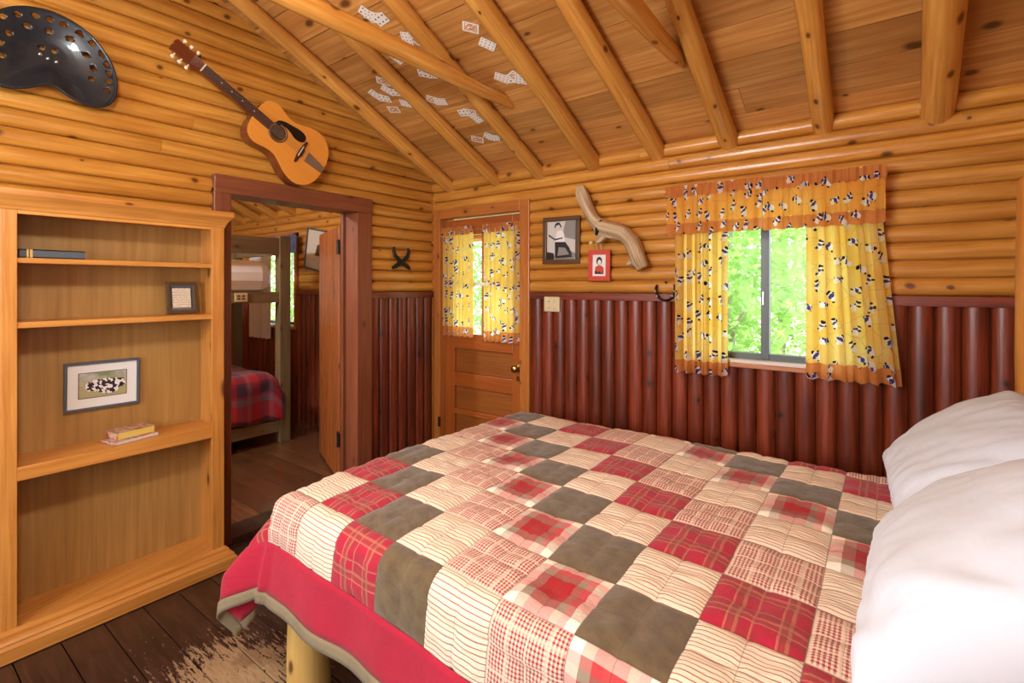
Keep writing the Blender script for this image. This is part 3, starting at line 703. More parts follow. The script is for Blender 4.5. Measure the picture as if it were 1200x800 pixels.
# ================================================================== BED
BX0, BX1, BY0, BY1, BT = 1.25, 3.34, -1.975, -.455, .70
bed = thing('bed', (2.3, -1.21, 0), 'queen bed on peeled log posts under the patchwork quilt', 'bed')
for (px, py, h, r) in ((1.335, -1.915, .55, .073), (1.335, -.52, .55, .073), (3.42, -1.95, 1.80, .062), (3.42, -.47, 1.81, .062)):
    n = 7; pth = [(px+.004*math.sin(k), py+.004*math.cos(k*1.7), h*k/(n-1)) for k in range(n)]; rr = [r*(1+.04*math.sin(k*1.3+px)) for k in range(n)]
    if h > 1: pth += [(px, py, h+.008), (px, py, h+.012)]; rr[-1] = r*.97; rr += [r*.85, r*.5]
    MB().tube(pth, rr, 16, wob=.03).build('post', M['pale'] if h < 1 else M['case'], bed)
for py in (-1.90, -.53): MB().tube([(1.36, py, .30), (3.40, py, .30)], .05, 12).build('side_rail', M['pale'], bed)
MB().tube([(1.335, -1.9, .30), (1.335, -.52, .30)], .05, 12).build('foot_rail', M['pale'], bed)
for zz in (.5, .95, 1.4): MB().tube([(3.42, -1.93, zz), (3.42, -.49, zz)], .045, 12).build('headboard_rail', M['case'], bed)
for k in range(9): yy = -1.8+k*.147; MB().tube([(3.42, yy, .52), (3.42, yy, 1.38)], .028, 10).build('spindle', M['case'], bed)
MB().box(BX0+.09, BX1, BY0+.02, BY1-.02, .33, .47).build('box_spring', M['mattress'], bed, bevel=.03)
MB().box(BX0+.02, BX1, BY0+.01, BY1-.01, .472, BT-.02).build('mattress', M['mattress'], bed, bevel=.06)

# ---- quilt
quilt = thing('patchwork_quilt', (2.2, -1.21, BT), 'patchwork quilt of red plaid, striped and brown squares with crimson border', 'quilt')
XF, YN, YFA, RQ = 1.275, -1.93, -.49, .075
def drape(u, v, lift=0.):
    du = max(0., XF-u); dn = max(0., YN-v); df = max(0., v-YFA); dvv = dn if dn > 0 else df; sg = -1 if dn > 0 else 1
    L = math.hypot(du, dvv); bx = max(u, XF); by = min(max(v, YN), YFA)
    nz = noise.noise(Vector((u*3.1, v*3.1, 1.3)))*.012 + noise.noise(Vector((u*9, v*9, 4.)))*.005
    sag = .018*(1 - ((by+1.21)/.75)**2)      # gentle crown of the mattress
    zt = BT + sag - .008
    if L < 1e-6: return Vector((u, v, zt+nz+lift))
    dx, dy = -du/L, sg*dvv/L; q = RQ*PI/2
    if L < q: h = (RQ+lift)*math.sin(L/RQ); drop = RQ - (RQ+lift)*math.cos(L/RQ) ; 
    else:
        h = RQ + lift + .10*(L-q); drop = RQ + (L-q)*.99
    hang = min(1, max(0, (L-q)/.25))
    s = (u if dvv > du else v)
    corner = (2*min(du, dvv)/(du+dvv+1e-6))
    h += hang*(.010*math.sin(s*9+1.0) + .006*math.sin(s*21)) * (1-corner)
    if corner > 0:
        th = math.atan2(dvv, du)
        h += hang*corner*(.10 + .05*math.sin(th*9.0)); drop -= hang*corner*.05
    return Vector((bx+dx*h, by+dy*h, zt - drop + nz*.6 ))
TYPES = dict(zip(range(-14, 16), 'CSPGSR' + ''.join('CSRGSCPGSRCSPGSRCSPGSRCSPGSR')))
seq = {-13:'S', -12:'P', -11:'G', -10:'S', -9:'R', -8:'C', -7:'S', -6:'R', -5:'G', -4:'S', -3:'C', -2:'P', -1:'G', 0:'S', 1:'R', 2:'C', 3:'S', 4:'P', 5:'G', 6:'S', 7:'R', 8:'C', 9:'S', 10:'P', 11:'G', 12:'S'}
Q = .207; QX, QY = 2.247, -1.539
def qv(u, jv): return QY + Q*jv - .040*(u-QX)
I0, I1, J0, J1 = -6, 5, -3, 7
for i in range(I0, I1):
    for j in range(J0, J1):
        def fn(a, b, i=i, j=j):
            u = QX+Q*(i+a); v = qv(u, j+b)
            ed = min(a, 1-a, b, 1-b); md = min(abs(a-.5), abs(b-.5)) if (i >= 0 or j < 2) else .5
            pf = .008*(1-math.exp(-ed*14)) - .004*math.exp(-(md*22)**2)
            wr_ = .007*noise.noise(Vector((u*18+i*3, v*34+j*5, 2.))) * min(1, ed*8)
            return drape(u, v, pf+wr_)
        n = 14
        MB().grid(n, n, fn, lambda a, b: (a*Q, b*Q)).build('patch', M[seq[i+j]], quilt, fix=False)
uL = QX+Q*I0; uR = QX+Q*I1; BW = .165; HW = .036
def strip(name, mat, u0, u1, o0, o1, side, lift, nu, nv):
    if side == 'near': fn = lambda a, b: drape(u0+(u1-u0)*a, qv(max(u0+(u1-u0)*a, uL), J0) - o1 + (o1-o0)*b, lift)
    elif side == 'far': fn = lambda a, b: drape(u0+(u1-u0)*a, qv(max(u0+(u1-u0)*a, uL), J1) + o0 + (o1-o0)*b, lift)
    else: fn = lambda a, b: drape(uL-o1+(o1-o0)*a, qv(uL, J0)-(u0) + (qv(uL, J1)+u1 - qv(uL, J0)+u0)*b, lift)
    L_ = (u1-u0) if side != 'foot' else 2.0
    MB().grid(nu, nv, fn, (lambda a, b: (a*L_, b*(o1-o0))) if side != 'foot' else (lambda a, b: (b*L_, a*(o1-o0)))).build(name, mat, quilt, fix=False, solid=.006)
strip('border', M['border'], uL-BW, uR, 0, BW, 'near', .002, 90, 8); strip('hem', M['hem'], uL-BW-HW, uR, BW-.002, BW+HW, 'near', .006, 120, 3)
strip('border', M['border'], uL, uR, 0, BW*.6, 'far', .002, 60, 5)
strip('border', M['border'], 0, BW*.6, 0, BW, 'foot', .002, 8, 70); strip('hem', M['hem'], BW, BW*.6, BW-.002, BW+HW, 'foot', .006, 3, 80)

# ---- pillows
def pillow(name, c, lx, ly, T, tilt, rz, label, seed):
    mb = MB(); n = 40
    Rm = Matrix.Translation(c) @ Matrix.Rotation(rz, 4, 'Z') @ Matrix.Rotation(-tilt, 4, 'Y')
    def fn(sgn):
        def f(a, b):
            x = a*2-1; y = b*2-1
            e = max(0, (1-abs(x)**2.6))*max(0, (1-abs(y)**2.8)); t = T/2*e**.42
            pin = 1 - .07*(1-abs(y)**2)*abs(x)**6; pin2 = 1 - .09*(1-abs(x)**2)*abs(y)**6
            px, py = x*lx/2*pin, y*ly/2*pin2
            edge = (1-e)
            w = .018*noise.noise(Vector((px*5+seed, py*5, sgn))) + .016*edge*noise.noise(Vector((px*9+seed, py*22, 3.))) + .006*noise.noise(Vector((px*9+py*5, seed+py*2, 1.))) - .022*edge**.5*max(0, .22-abs(noise.noise(Vector((px*5+seed, py*15+px*4, 7.)))))/.22*.6
            return Rm @ Vector((px, py, sgn*t + w*min(1, e*6) + (.012*noise.noise(Vector((px*5, py*5, seed))) if e < .01 else 0)))
        return f
    mb.grid(n, n, fn(1), lambda a, b: (a*lx, b*ly)); mb.grid(n, n, fn(-1), lambda a, b: (a*lx, b*ly), flip=True)
    o = mb.build(name, M['pillow'], fix=False)
    bm = bmesh.new(); bm.from_mesh(o.data); bmesh.ops.remove_doubles(bm, verts=bm.verts, dist=.0015); bmesh.ops.recalc_face_normals(bm, faces=bm.faces); bm.to_mesh(o.data); bm.free()
    return tag(o, label, 'pillow', 'pillows on the bed')
pillow('pillow', (3.215, -.78, .905), .52, .74, .22, math.radians(36), math.radians(3), 'white pillow at the far side of the bed, nearest the window wall', 1.)
pillow('pillow', (3.19, -1.56, .915), .54, .74, .25, math.radians(36), math.radians(-3), 'large white pillow nearest the viewer, lit warm yellow below', 5.)

# ================================================================== BOOKCASE
bc = thing('bookcase', (.15, -2.15, 0), 'tall open honey pine bookcase with moulded crown and base beside the doorway', 'bookcase')
FX = .264; BL, BR = -2.556, -1.742
MB().box(.045, FX-.018, BL+.005, BL+.028, .0, 1.80).build('side_panel', M['case'], bc, bevel=.002)
MB().box(.045, FX-.018, BR-.028, BR-.005, .0, 1.80).build('side_panel', M['case'], bc, bevel=.002)
MB().box(.043, .052, BL+.005, BR-.005, .02, 1.80).build('back_panel', M['caseback'], bc)
MB().box(FX-.018, FX, BL, BL+.047, .09, 1.80).build('stile', M['case'], bc, bevel=.002)
MB().box(FX-.018, FX, BR-.058, BR, .09, 1.80).build('stile', M['case'], bc, bevel=.002)
MB().box(FX-.018, FX, BL+.047, BR-.058, 1.735, 1.80, 1).build('top_rail', M['case'], bc, bevel=.002)
MB().box(.045, FX, BL, BR, 1.80, 1.818, 1).build('top_panel', M['case'], bc)
for z1, t, xf in ((1.563, .022, FX-.006), (1.307, .025, FX-.006), (.735, .055, FX-.001), (.085, .03, FX-.004)):
    MB().box(.052, xf, BL+.029, BR-.029, z1-t, z1, 1).build('shelf', M['case'], bc, bevel=.003)
def molding(name, prof, y0, y1):
    mb = MB(); n = len(prof)
    A = mb.ring([(FX+x, y0-x*1., z) for x, z in prof]); B = mb.ring([(FX+x, y1+x*1., z) for x, z in prof]); C = mb.ring([(.045, y1+x*1., z) for x, z in prof]); D = mb.ring([(.045, y0-x*1., z) for x, z in prof])
    for R1, R2, L_ in ((A, B, y1-y0), (B, C, .25), (D, A, .25)):
        for k in range(n-1):
            mb.face([R1[k], R2[k], R2[k+1], R1[k+1]], [(prof[k][1], 0), (prof[k][1], L_), (prof[k+1][1], L_), (prof[k+1][1], 0)])
    mb.face(A[:1]+[B[0], C[0], D[0]]); mb.face([A[-1], B[-1], C[-1], D[-1]]); mb.face(C); mb.face(D)
    return mb.build(name, M['case'], bc)
molding('crown_molding', [(0, 1.748), (.004, 1.752), (.006, 1.762), (.012, 1.775), (.022, 1.79), (.03, 1.80), (.034, 1.806), (.034, 1.828), (0, 1.83)], BL, BR)
molding('base_molding', [(0, .005), (.046, .005), (.046, .055), (.04, .06), (.036, .066), (.036, .072), (.028, .082), (.018, .088), (.016, .10), (.004, .108), (0, .11)], BL, BR)

bk = thing('hardback_book', (.16, -2.40, 1.564), 'slate grey hardback lying on the top shelf of the bookcase', 'book')
MB().box(.09, .235, -2.498, -2.295, 1.564, 1.568).box(.09, .235, -2.498, -2.295, 1.594, 1.598).box(.229, .235, -2.498, -2.295, 1.564, 1.598).build('cover', M['bookslate'], bk)
MB().box(.095, .229, -2.492, -2.30, 1.568, 1.594).build('pages', M['pagew'], bk); MB().box(.2352, .2358, -2.478, -2.472, 1.564, 1.598).box(.2352, .2358, -2.468, -2.46, 1.564, 1.598).build('spine_band', M['gold'], bk)
def paperback(name, c, sx, sy, h, rz, label, pm):
    t = thing(name, c, label, 'book', 'paperbacks on the wide shelf'); R = Matrix.Translation(c) @ Matrix.Rotation(rz, 4, 'Z')
    MB().box(-sx/2, sx/2, -sy/2, sy/2, 0, .002, M=R).box(-sx/2, sx/2, -sy/2, sy/2, h-.002, h, M=R).box(-sx/2, sx/2, -sy/2, -sy/2+.002, 0, h, M=R).build('cover', M['cover'], t)
    MB().box(-sx/2+.002, sx/2-.001, -sy/2+.002, sy/2-.002, .002, h-.002, M=R).build('pages', M[pm], t)
paperback('paperback_book', (.165, -2.115, .736), .12, .185, .016, math.radians(14), 'thin paperback at the bottom of the pair on the wide shelf', 'pagew')
paperback('paperback_book', (.155, -2.11, .753), .105, .155, .032, math.radians(10), 'thick yellow-edged paperback lying on top of a thin one', 'page')

def frame(mb, w, h, b, d, M_):
    """picture frame in local xy, depth z"""
    mb.box(-w/2, w/2, -h/2, -h/2+b, 0, d, 0, M_).box(-w/2, w/2, h/2-b, h/2, 0, d, 0, M_).box(-w/2, -w/2+b, -h/2+b, h/2-b, 0, d, 1, M_).box(w/2-b, w/2, -h/2+b, h/2-b, 0, d, 1, M_); return mb
def on_left(x, y, z, tilt=0., lean=0.): return Matrix.Translation((x, y, z)) @ Matrix(((0,0,1,0),(1,0,0,0),(0,1,0,0),(0,0,0,1))) @ Matrix.Rotation(tilt, 4, 'Z') @ Matrix.Rotation(lean, 4, 'X')
def on_back(x, y, z, tilt=0.): return Matrix.Translation((x, y, z)) @ Matrix(((1,0,0,0),(0,0,-1,0),(0,1,0,0),(0,0,0,1))) @ Matrix.Rotation(tilt, 4, 'Z')
# small framed certificate on second shelf
pl = thing('framed_plaque', (.12, -1.885, 1.307), 'small dark framed certificate standing on the second shelf', 'picture frame'); PM = on_left(.115, -1.886, 1.389, 0, -.12)
frame(MB(), .14, .163, .017, .014, PM).build('frame', M['darkframe'], pl, bevel=.002); MB().box(-.055, .055, -.066, .066, .001, .005, 1, PM).build('backing', M['slateframe'], pl)
MB().box(-.044, .044, -.055, .05, .005, .0065, 1, PM).build('certificate', M['textprint'], pl); frame(MB(), .092, .108, .004, .0075, PM).build('inner_border', M['g0'], pl)
MB().box(-.02, .02, -.075, .02, -.05, -.045, 1, PM @ Matrix.Rotation(.35, 4, 'X')).build('easel_leg', M['darkframe'], pl)
# framed photo hung on the bookcase back
cp = thing('framed_photo', (.055, -2.19, .88), 'slate framed photo of black and white spotted dogs hung inside the bookcase', 'picture frame'); PM = on_left(.054, -2.19, .99, math.radians(-.5))
frame(MB(), .283, .222, .012, .016, PM).build('frame', M['slateframe'], cp, bevel=.002); MB().box(-.131, .131, -.10, .10, .001, .007, 0, PM).build('mat_board', M['paper'], cp)
mb = MB(); mb.box(-.088, .088, -.054, .058, .007, .0082, 0, PM); mb.uv = [[((.088+a-.0) if False else a, b_) for a, b_ in u] for u in mb.uv]
for fi, f in enumerate(mb.f): mb.uv[fi] = [((PM.inverted() @ Vector(mb.v[i])).x+.088, (PM.inverted() @ Vector(mb.v[i])).y+.054) for i in f]
mb.build('photo_print', M['cowpic'], cp); frame(MB(), .182, .118, .003, .0088, PM @ Matrix.Translation((0, .002, 0))).build('inner_border', M['g1'], cp)

# ================================================================== THINGS ON THE LEFT WALL
# tractor seat with real holes
SC = on_left(.085, -2.385, 2.44)
half = [(0, -.118), (.025, -.125), (.06, -.15), (.10, -.167), (.15, -.172), (.195, -.158), (.222, -.12), (.232, -.07), (.228, -.01), (.21, .05), (.175, .105), (.13, .15), (.08, .178), (.03, .19), (0, .192)]
outl = half + [(-x, y) for x, y in reversed(half[1:-1])]
for _ in range(2): outl = [q for a, b in zip(outl, outl[1:]+outl[:1]) for q in ((a[0]*.75+b[0]*.25, a[1]*.75+b[1]*.25), (a[0]*.25+b[0]*.75, a[1]*.25+b[1]*.75))]
ts = thing('tractor_seat', tuple(SC @ Vector((0, -.17, 0))), 'navy metal tractor seat with punched holes hung on the log wall', 'tractor seat')
mb = MB(); cen = (0, .02); NR = 9; rings = []
prof = [(0, -.012), (.15, -.012), (.3, -.010), (.45, -.004), (.6, .006), (.75, .014), (.88, .02), (.96, .024), (1., .026)]
def prz(t):
    for (a, za), (b, zb) in zip(prof, prof[1:]):
        if a <= t <= b: return za+(zb-za)*(t-a)/(b-a)
prof = [(t/26, prz(t/26)) for t in range(27)]
for t, zz in prof[1:]: rings.append(mb.ring([(cen[0]+(x-cen[0])*t, cen[1]+(y-cen[1])*t, zz) for x, y in outl]))
c0 = mb.ring([(cen[0], cen[1], -.012)])[0]; n = len(outl)
for k in range(n): mb.face([c0, rings[0][k], rings[0][(k+1) % n]], None, True)
for a, b in zip(rings, rings[1:]):
    for k in range(n): mb.face([a[k], a[(k+1) % n], b[(k+1) % n], b[k]], None, True)
seat = mb.build('seat_pan', M['navy'], ts, fix=True); seat.data.transform(SC.to_3x3().to_4x4()); seat.data.transform(Matrix.Translation(SC.translation - Vector(ORG[ts.name]) - SC.to_3x3() @ (-Vector(ORG[ts.name]))))
m = seat.modifiers.new('s', 'SOLIDIFY'); m.thickness = .005; m.offset = -1
cut_mb = MB(); holes = []
for s in (-1, 1):
    holes += [(s*.045, .158), (s*.10, .14), (s*.145, .112), (s*.178, .075), (s*.197, .035), (s*.204, -.005), (s*.205, -.042), (s*.198, -.085), (s*.07, .108), (s*.125, .055), (s*.15, .005), (s*.145, -.045)]
holes += [(0, .16), (0, .115), (.02, .04), (-.02, .04)]
for hx_, hy_ in holes: cut_mb.lathe([(.0115, -.06), (.0115, .06)], M=None, seg=14, c=(hx_, hy_, 0))
cut_mb.xf(SC); cutter = cut_mb.build('hole_cutter', M['navy'])
m = seat.modifiers.new('b', 'BOOLEAN'); m.operation = 'DIFFERENCE'; m.object = cutter; m.solver = 'EXACT'
bpy.context.view_layer.update(); dg = bpy.context.evaluated_depsgraph_get()
nm = bpy.data.meshes.new_from_object(seat.evaluated_get(dg)); seat.modifiers.clear(); seat.data = nm; bpy.data.objects.remove(cutter)
bpy.context.view_layer.update()
rim = [SC @ Vector((x, y, .026)) for x, y in outl]; rim.append(rim[0]); MB().tube(rim, .007, 8, caps=False).build('rolled_rim', M['navy'], ts)
for hx_, hy_ in ((-.025, .01), (0, .0), (.028, -.005)): MB().lathe([(.008, -.008), (.008, -.004), (.003, 0)], M=SC.to_3x3(), c=SC @ Vector((hx_, hy_, 0)), seg=10).build('bolt', M['steel'], ts)

# guitar
ax = Vector((0, -.86, .51)).normalized(); sd = Vector((0, -.51, -.86)).normalized(); up = Vector((1, 0, 0))
go = Vector((.052, -1.105, 2.178)); GM = Matrix(((sd.x, ax.x, up.x, go.x), (sd.y, ax.y, up.y, go.y), (sd.z, ax.z, up.z, go.z), (0, 0, 0, 1)))
gt = thing('acoustic_guitar', tuple(go), 'acoustic guitar with amber top and black pickguard hanging on the gable wall', 'guitar')
gh = [(0, 0), (.06, .004), (.12, .022), (.165, .058), (.187, .105), (.188, .15), (.172, .20), (.145, .245), (.125, .285), (.121, .315), (.127, .35), (.14, .39), (.143, .42), (.134, .45), (.11, .474), (.07, .486), (.028, .49)]
def smooth_out(h, it=2):
    o = h + [(-x, y) for x, y in reversed(h[1:] if h[0][0] == 0 else h)]
    for _ in range(it):
        o = [q for a, b in zip(o, o[1:]+o[:1]) for q in ((a[0]*.75+b[0]*.25, a[1]*.75+b[1]*.25), (a[0]*.25+b[0]*.75, a[1]*.25+b[1]*.75))]
    return o
GO = smooth_out(gh)
MB().prism(GO, 0, .088, GM, smooth=True).build('body', M['gside'], gt)
tp = [(x*1.012, .0+(y-.245)*1.008+.245) for x, y in GO]; MB().prism(tp, .088, .092, GM).build('top_plate', M['gtop'], gt)
MB().lathe([(.0485, .0921), (.0485, .0926)], M=GM.to_3x3(), c=GM @ Vector((0, .335, 0)), seg=28).build('sound_hole_disc', M['hole'], gt)  # flat dark disc; the shade of the hole is put into its colour
rg = MB(); R1 = [GM @ Vector((.055*math.cos(a*PI/14), .335+.055*math.sin(a*PI/14), .0925)) for a in range(29)]; rg.tube(R1, .004, 6, caps=False).build('rosette', M['rosewood'], gt)
pg = [(-.03, .385), (-.06, .385), (-.085, .35), (-.098, .30), (-.112, .25), (-.108, .205), (-.08, .19), (-.05, .205), (-.04, .25), (-.05, .275), (-.06, .31), (-.058, .34)]
for _ in range(2): pg = [q for a, b in zip(pg, pg[1:]+pg[:1]) for q in ((a[0]*.75+b[0]*.25, a[1]*.75+b[1]*.25), (a[0]*.25+b[0]*.75, a[1]*.25+b[1]*.75))]
MB().prism([(x, y-.01) for x, y in pg], .0921, .0945, GM).build('pickguard', M['black'], gt)
br = MB().prism([(-.078, .165), (-.03, .163), (-.025, .155), (.025, .155), (.03, .163), (.078, .165), (.078, .178), (.03, .185), (-.03, .185), (-.078, .178)], .0921, .10, GM).build('bridge', M['rosewood'], gt)
MB().box(-.036, .036, .174, .178, .10, .106, 0, GM).build('saddle', M['cream'], br)
MB().prism([(-.022, .0), (.022, .0), (.034, .13), (-.034, .13)], .0935, .0965, GM).build('tailpiece', M['steel'], gt)
MB().prism([(-.028, .39), (.028, .39), (.0225, .80), (-.0225, .80)], .093, .101, GM).build('fretboard', M['rosewood'], gt)
MB().prism([(-.026, .45), (.026, .45), (.0215, .81), (-.0215, .81)], .068, .0928, GM).build('neck', M['gside'], gt)
MB().box(-.023, .023, .80, .806, .09, .104, 0, GM).build('nut', M['cream'], gt)
MB().prism([(-.023, .806), (.023, .806), (.036, .835), (.034, .955), (.015, .962), (0, .955), (-.015, .962), (-.034, .955), (-.036, .835)], .072, .090, GM).build('headstock', M['gside'], gt)
for sx in (-1, 1):
    for k in range(3):
        yy = .855+k*.036; pb = MB().tube([GM @ Vector((sx*.03, yy, .08)), GM @ Vector((sx*.055, yy, .08))], .004, 8); pb.lathe([(.004, -.008), (.010, -.004), (.010, .004), (.004, .008)], M=(GM.to_3x3() @ Matrix.Rotation(PI/2, 3, 'Y')), c=GM @ Vector((sx*.056, yy, .08)), seg=10).build('tuning_peg', M['cream'], gt)
for yy in (.50, .575, .64, .70): MB().lathe([(.004, .101), (.004, .1014)], M=GM.to_3x3(), c=GM @ Vector((0, yy, 0)), seg=10).build('fret_dot', M['cream'], gt)
for k in range(6):
    a = -.027+k*.0108; MB().tube([GM @ Vector((a, .13, .099)), GM @ Vector((a, .176, .107)), GM @ Vector((a*.75, .803, .105)), GM @ Vector((a*.9, .86, .094))], .0006, 4).build('string', M['steel'], gt)
MB().tube([(.042, -1.78, 2.66), (.075, -1.79, 2.655), (.11, -1.795, 2.66)], .006, 8).build('wall_hook', M['iron'], gt)

# crossed horseshoes
hs = thing('crossed_horseshoes', (.05, -.385, 1.57), 'dark iron wall hook of two crossed horseshoes by the doorway', 'horseshoe')
def shoe_arc(c, r, a0, a1, plane, n=14, ey=1.0):
    out = []
    for k in range(n+1):
        a = a0+(a1-a0)*k/n
        out.append((.052, c[0]+r*math.cos(a), c[1]+r*ey*math.sin(a)) if plane == 'L' else (c[0]+r*math.cos(a), -.055, c[1]+r*ey*math.sin(a)))
    return out
for s in (-1, 1):
    pts = [(.05, -.385+s*.068, 1.742), (.052, -.385+s*.074, 1.712), (.054, -.385+s*.058, 1.675), (.058, -.385+s*.022, 1.645), (.06, -.385-s*.018, 1.618), (.056, -.385-s*.055, 1.602), (.05, -.385-s*.085, 1.582)]
    b_ = MB().tube(pts, [.010, .014, .016, .017, .017, .017, .012], 10, flat=.7).build('iron_bar', M['iron'], hs)
MB().tube(shoe_arc((-.385, 1.602), .038, PI*.05, PI*.95, 'L'), .011, 10).build('iron_arch', M['iron'], hs)
for s in (-1, 1): MB().lathe([(.014, 0), (.014, .006), (.005, .009)], M=Matrix.Rotation(PI/2, 3, 'Y'), c=(.055, -.385+s*.055, 1.595), seg=12).build('rivet', M['iron'], hs)

# ================================================================== THINGS ON THE BACK WALL
# large black and white photo
ph = thing('framed_photo', (1.258, -.04, 1.6), 'brown framed black and white photo of a seated figure beside the door', 'picture frame'); PM = on_back(1.258, -.036, 1.755, math.radians(-1))
frame(MB(), .285, .315, .03, .022, PM).build('frame', M['darkframe'], ph, bevel=.004)
def flat(name, pts, z, mat, par, PM): MB().prism(pts, z, z+.0006, PM).build(name, M[mat], par)
pp = MB().box(-.113, .113, -.128, .128, .002, .008, 1, PM).build('photo_print', M['g3'], ph)
flat('print_area', [(.02, .02), (.11, .0), (.112, .126), (.03, .126), (.015, .07)], .0081, 'g2', pp, PM)
flat('print_area', [(-.112, -.127), (-.05, -.127), (-.06, -.085), (-.112, -.075)], .0081, 'g0', pp, PM)
flat('print_area', [(-.06, -.127), (.1, -.127), (.112, -.09), (.05, -.06), (.0, -.02), (-.035, -.05), (-.05, -.1)], .0082, 'g2', pp, PM)
flat('print_area', [(-.05, .0), (-.035, .062), (.0, .068), (.02, .04), (.03, -.005), (.01, -.022), (-.03, -.02)], .0088, 'paper', pp, PM)
flat('print_area', [(-.05, -.01), (.03, -.012), (.062, -.05), (.085, -.1), (.07, -.105), (.03, -.05), (-.02, -.045), (-.03, -.11), (-.048, -.11)], .0094, 'g0', pp, PM)
flat('print_area', [(-.028+.019*math.cos(a*PI/7), .088+.022*math.sin(a*PI/7)) for a in range(14)], .0094, 'g3', pp, PM)
flat('print_area', [(-.052, .105), (-.04, .118), (-.018, .12), (-.006, .105), (.002, .085), (-.008, .088), (-.016, .104), (-.04, .1), (-.05, .08), (-.055, .09)], .01, 'g0', pp, PM)
flat('print_area', [(-.1, .045), (-.05, .012), (.01, .02), (.012, .012), (-.05, .0), (-.1, .03)], .01, 'g1', pp, PM)
flat('print_area', [(-.045, -.105), (.06, -.095), (.09, -.112), (-.04, -.12)], .01, 'g0', pp, PM)
# driftwood
dw = MB(); pth = [(1.425, -.06, 2.085), (1.438, -.065, 2.03), (1.465, -.07, 1.97), (1.50, -.075, 1.91), (1.545, -.08, 1.85), (1.60, -.085, 1.805), (1.67, -.085, 1.785), (1.735, -.08, 1.765), (1.78, -.08, 1.72), (1.805, -.08, 1.66), (1.825, -.075, 1.60), (1.848, -.07, 1.555)]
dw = thing('driftwood_branch', (1.62, -.06, 1.53), 'bleached bent driftwood branch hung on the logs between photo and window', 'driftwood')
mb = MB(); fine = []; fr_ = []; rr = [.034, .05, .05, .05, .056, .066, .066, .064, .06, .056, .058, .046]
for a, b, ra, rb_ in zip(pth, pth[1:], rr, rr[1:]):
    for k in range(4): t = k/4; fine.append(Vector(a).lerp(Vector(b), t)); fr_.append(ra+(rb_-ra)*t)
fine.append(Vector(pth[-1])); fr_.append(rr[-1])
sm = [fine[0]] + [(fine[i-1]+fine[i]*2+fine[i+1])/4 for i in range(1, len(fine)-1)] + [fine[-1]]
mb.tube([p+Vector((0, -.022, 0)) for p in sm], fr_, 16, flat=.75, wob=.35).build('branch', M['drift'], dw)
MB().tube([(1.60, -.10, 1.76), (1.575, -.105, 1.735), (1.555, -.105, 1.725)], [.03, .022, .014], 10, wob=.3).build('knot_stub', M['drift'], dw)
MB().tube([(1.79, -.095, 1.60), (1.765, -.10, 1.585), (1.752, -.10, 1.58)], [.03, .02, .01], 10, wob=.3).build('knot_stub', M['drift'], dw)
MB().tube([(1.572, -.06, 1.86), (1.60, -.155, 1.845), (1.585, -.162, 1.80), (1.565, -.135, 1.765)], [.012, .014, .014, .01], 8, flat=.4).build('wire_wrap', M['iron'], dw)
# little red frame hanging by a cord from the driftwood
rf = thing('small_framed_picture', (1.545, -.06, 1.482), 'small red framed picture hanging by cord from the driftwood', 'picture frame'); PM = on_back(1.545, -.052, 1.58, math.radians(-1))
frame(MB(), .152, .195, .03, .014, PM).build('frame', M['redframe'], rf, bevel=.002); pc = MB().box(-.047, .047, -.068, .068, .002, .008, 1, PM).build('print', M['paper'], rf)
flat('print_area', [(.0+.02*math.cos(a*PI/7), .028+.026*math.sin(a*PI/7)) for a in range(14)], .0081, 'g0', pc, PM)
flat('print_area', [(.002+.012*math.cos(a*PI/6), .02+.016*math.sin(a*PI/6)) for a in range(12)], .0088, 'paper', pc, PM)
flat('print_area', [(-.032, -.045), (-.026, -.01), (-.006, .0), (.014, -.002), (.03, -.015), (.034, -.045), (.01, -.052), (-.01, -.05)], .0081, 'redframe', pc, PM)
flat('print_area', [(-.03, -.045), (-.02, -.03), (-.008, -.046), (.004, -.034), (.016, -.05), (.03, -.04), (.03, -.055), (-.03, -.055)], .0088, 'g0', pc, PM)
for s in (-1, 1): MB().tube([(1.545+s*.018, -.058, 1.675), (1.545+s*.014, -.075, 1.72), (1.572+s*.01, -.155, 1.79), (1.58+s*.01, -.168, 1.83), (1.6, -.15, 1.865)], .003, 6).build('cord', M['cord'], rf)
MB().lathe([(.012, 0), (.012, .02), (.006, .024)], M=Matrix.Rotation(PI/2, 3, 'X'), c=(1.515, -.10, 1.72), seg=10).build('cord_toggle', M['cord'], rf)
# outlet plate
op = thing('outlet_plate', (1.184, -.05, 1.275), 'ivory outlet plate on the red wainscot below the photo', 'outlet')
MB().box(1.124, 1.246, -.052, -.036, 1.277, 1.377).build('plate', M['plate'], op, bevel=.004)
for x in (1.158, 1.212):
    for zz in (1.305, 1.349): MB().lathe([(.011, 0), (.011, .004), (.009, .005)], M=Matrix.Rotation(PI/2, 3, 'X'), c=(x, -.052, zz), seg=12).build('socket', M['pagew'], op)
# horseshoe hung beside the window
hc = thing('horseshoe', (1.955, -.06, 1.36), 'rusty horseshoe hung prongs up on the rail beside the window curtain', 'horseshoe')
MB().tube(shoe_arc((1.968, 1.43), .056, PI*.86, PI*2.14, 'B', 22, 1.15), [.008]+[.0125]*21+[.008], 10, flat=.55).build('shoe', M['iron'], hc)
for a in (1.05, 1.2, 1.8, 1.95): MB().lathe([(.004, 0), (.005, .01), (.002, .012)], M=Matrix.Rotation(PI/2, 3, 'X'), c=(1.968+.056*math.cos(a*PI), -.062, 1.43+.064*math.sin(a*PI)), seg=8).build('nail', M['steel'], hc)
MB().tube([(1.968, -.03, 1.47), (1.968, -.05, 1.468), (1.968, -.056, 1.478)], .004, 6).build('nail', M['iron'], hc)

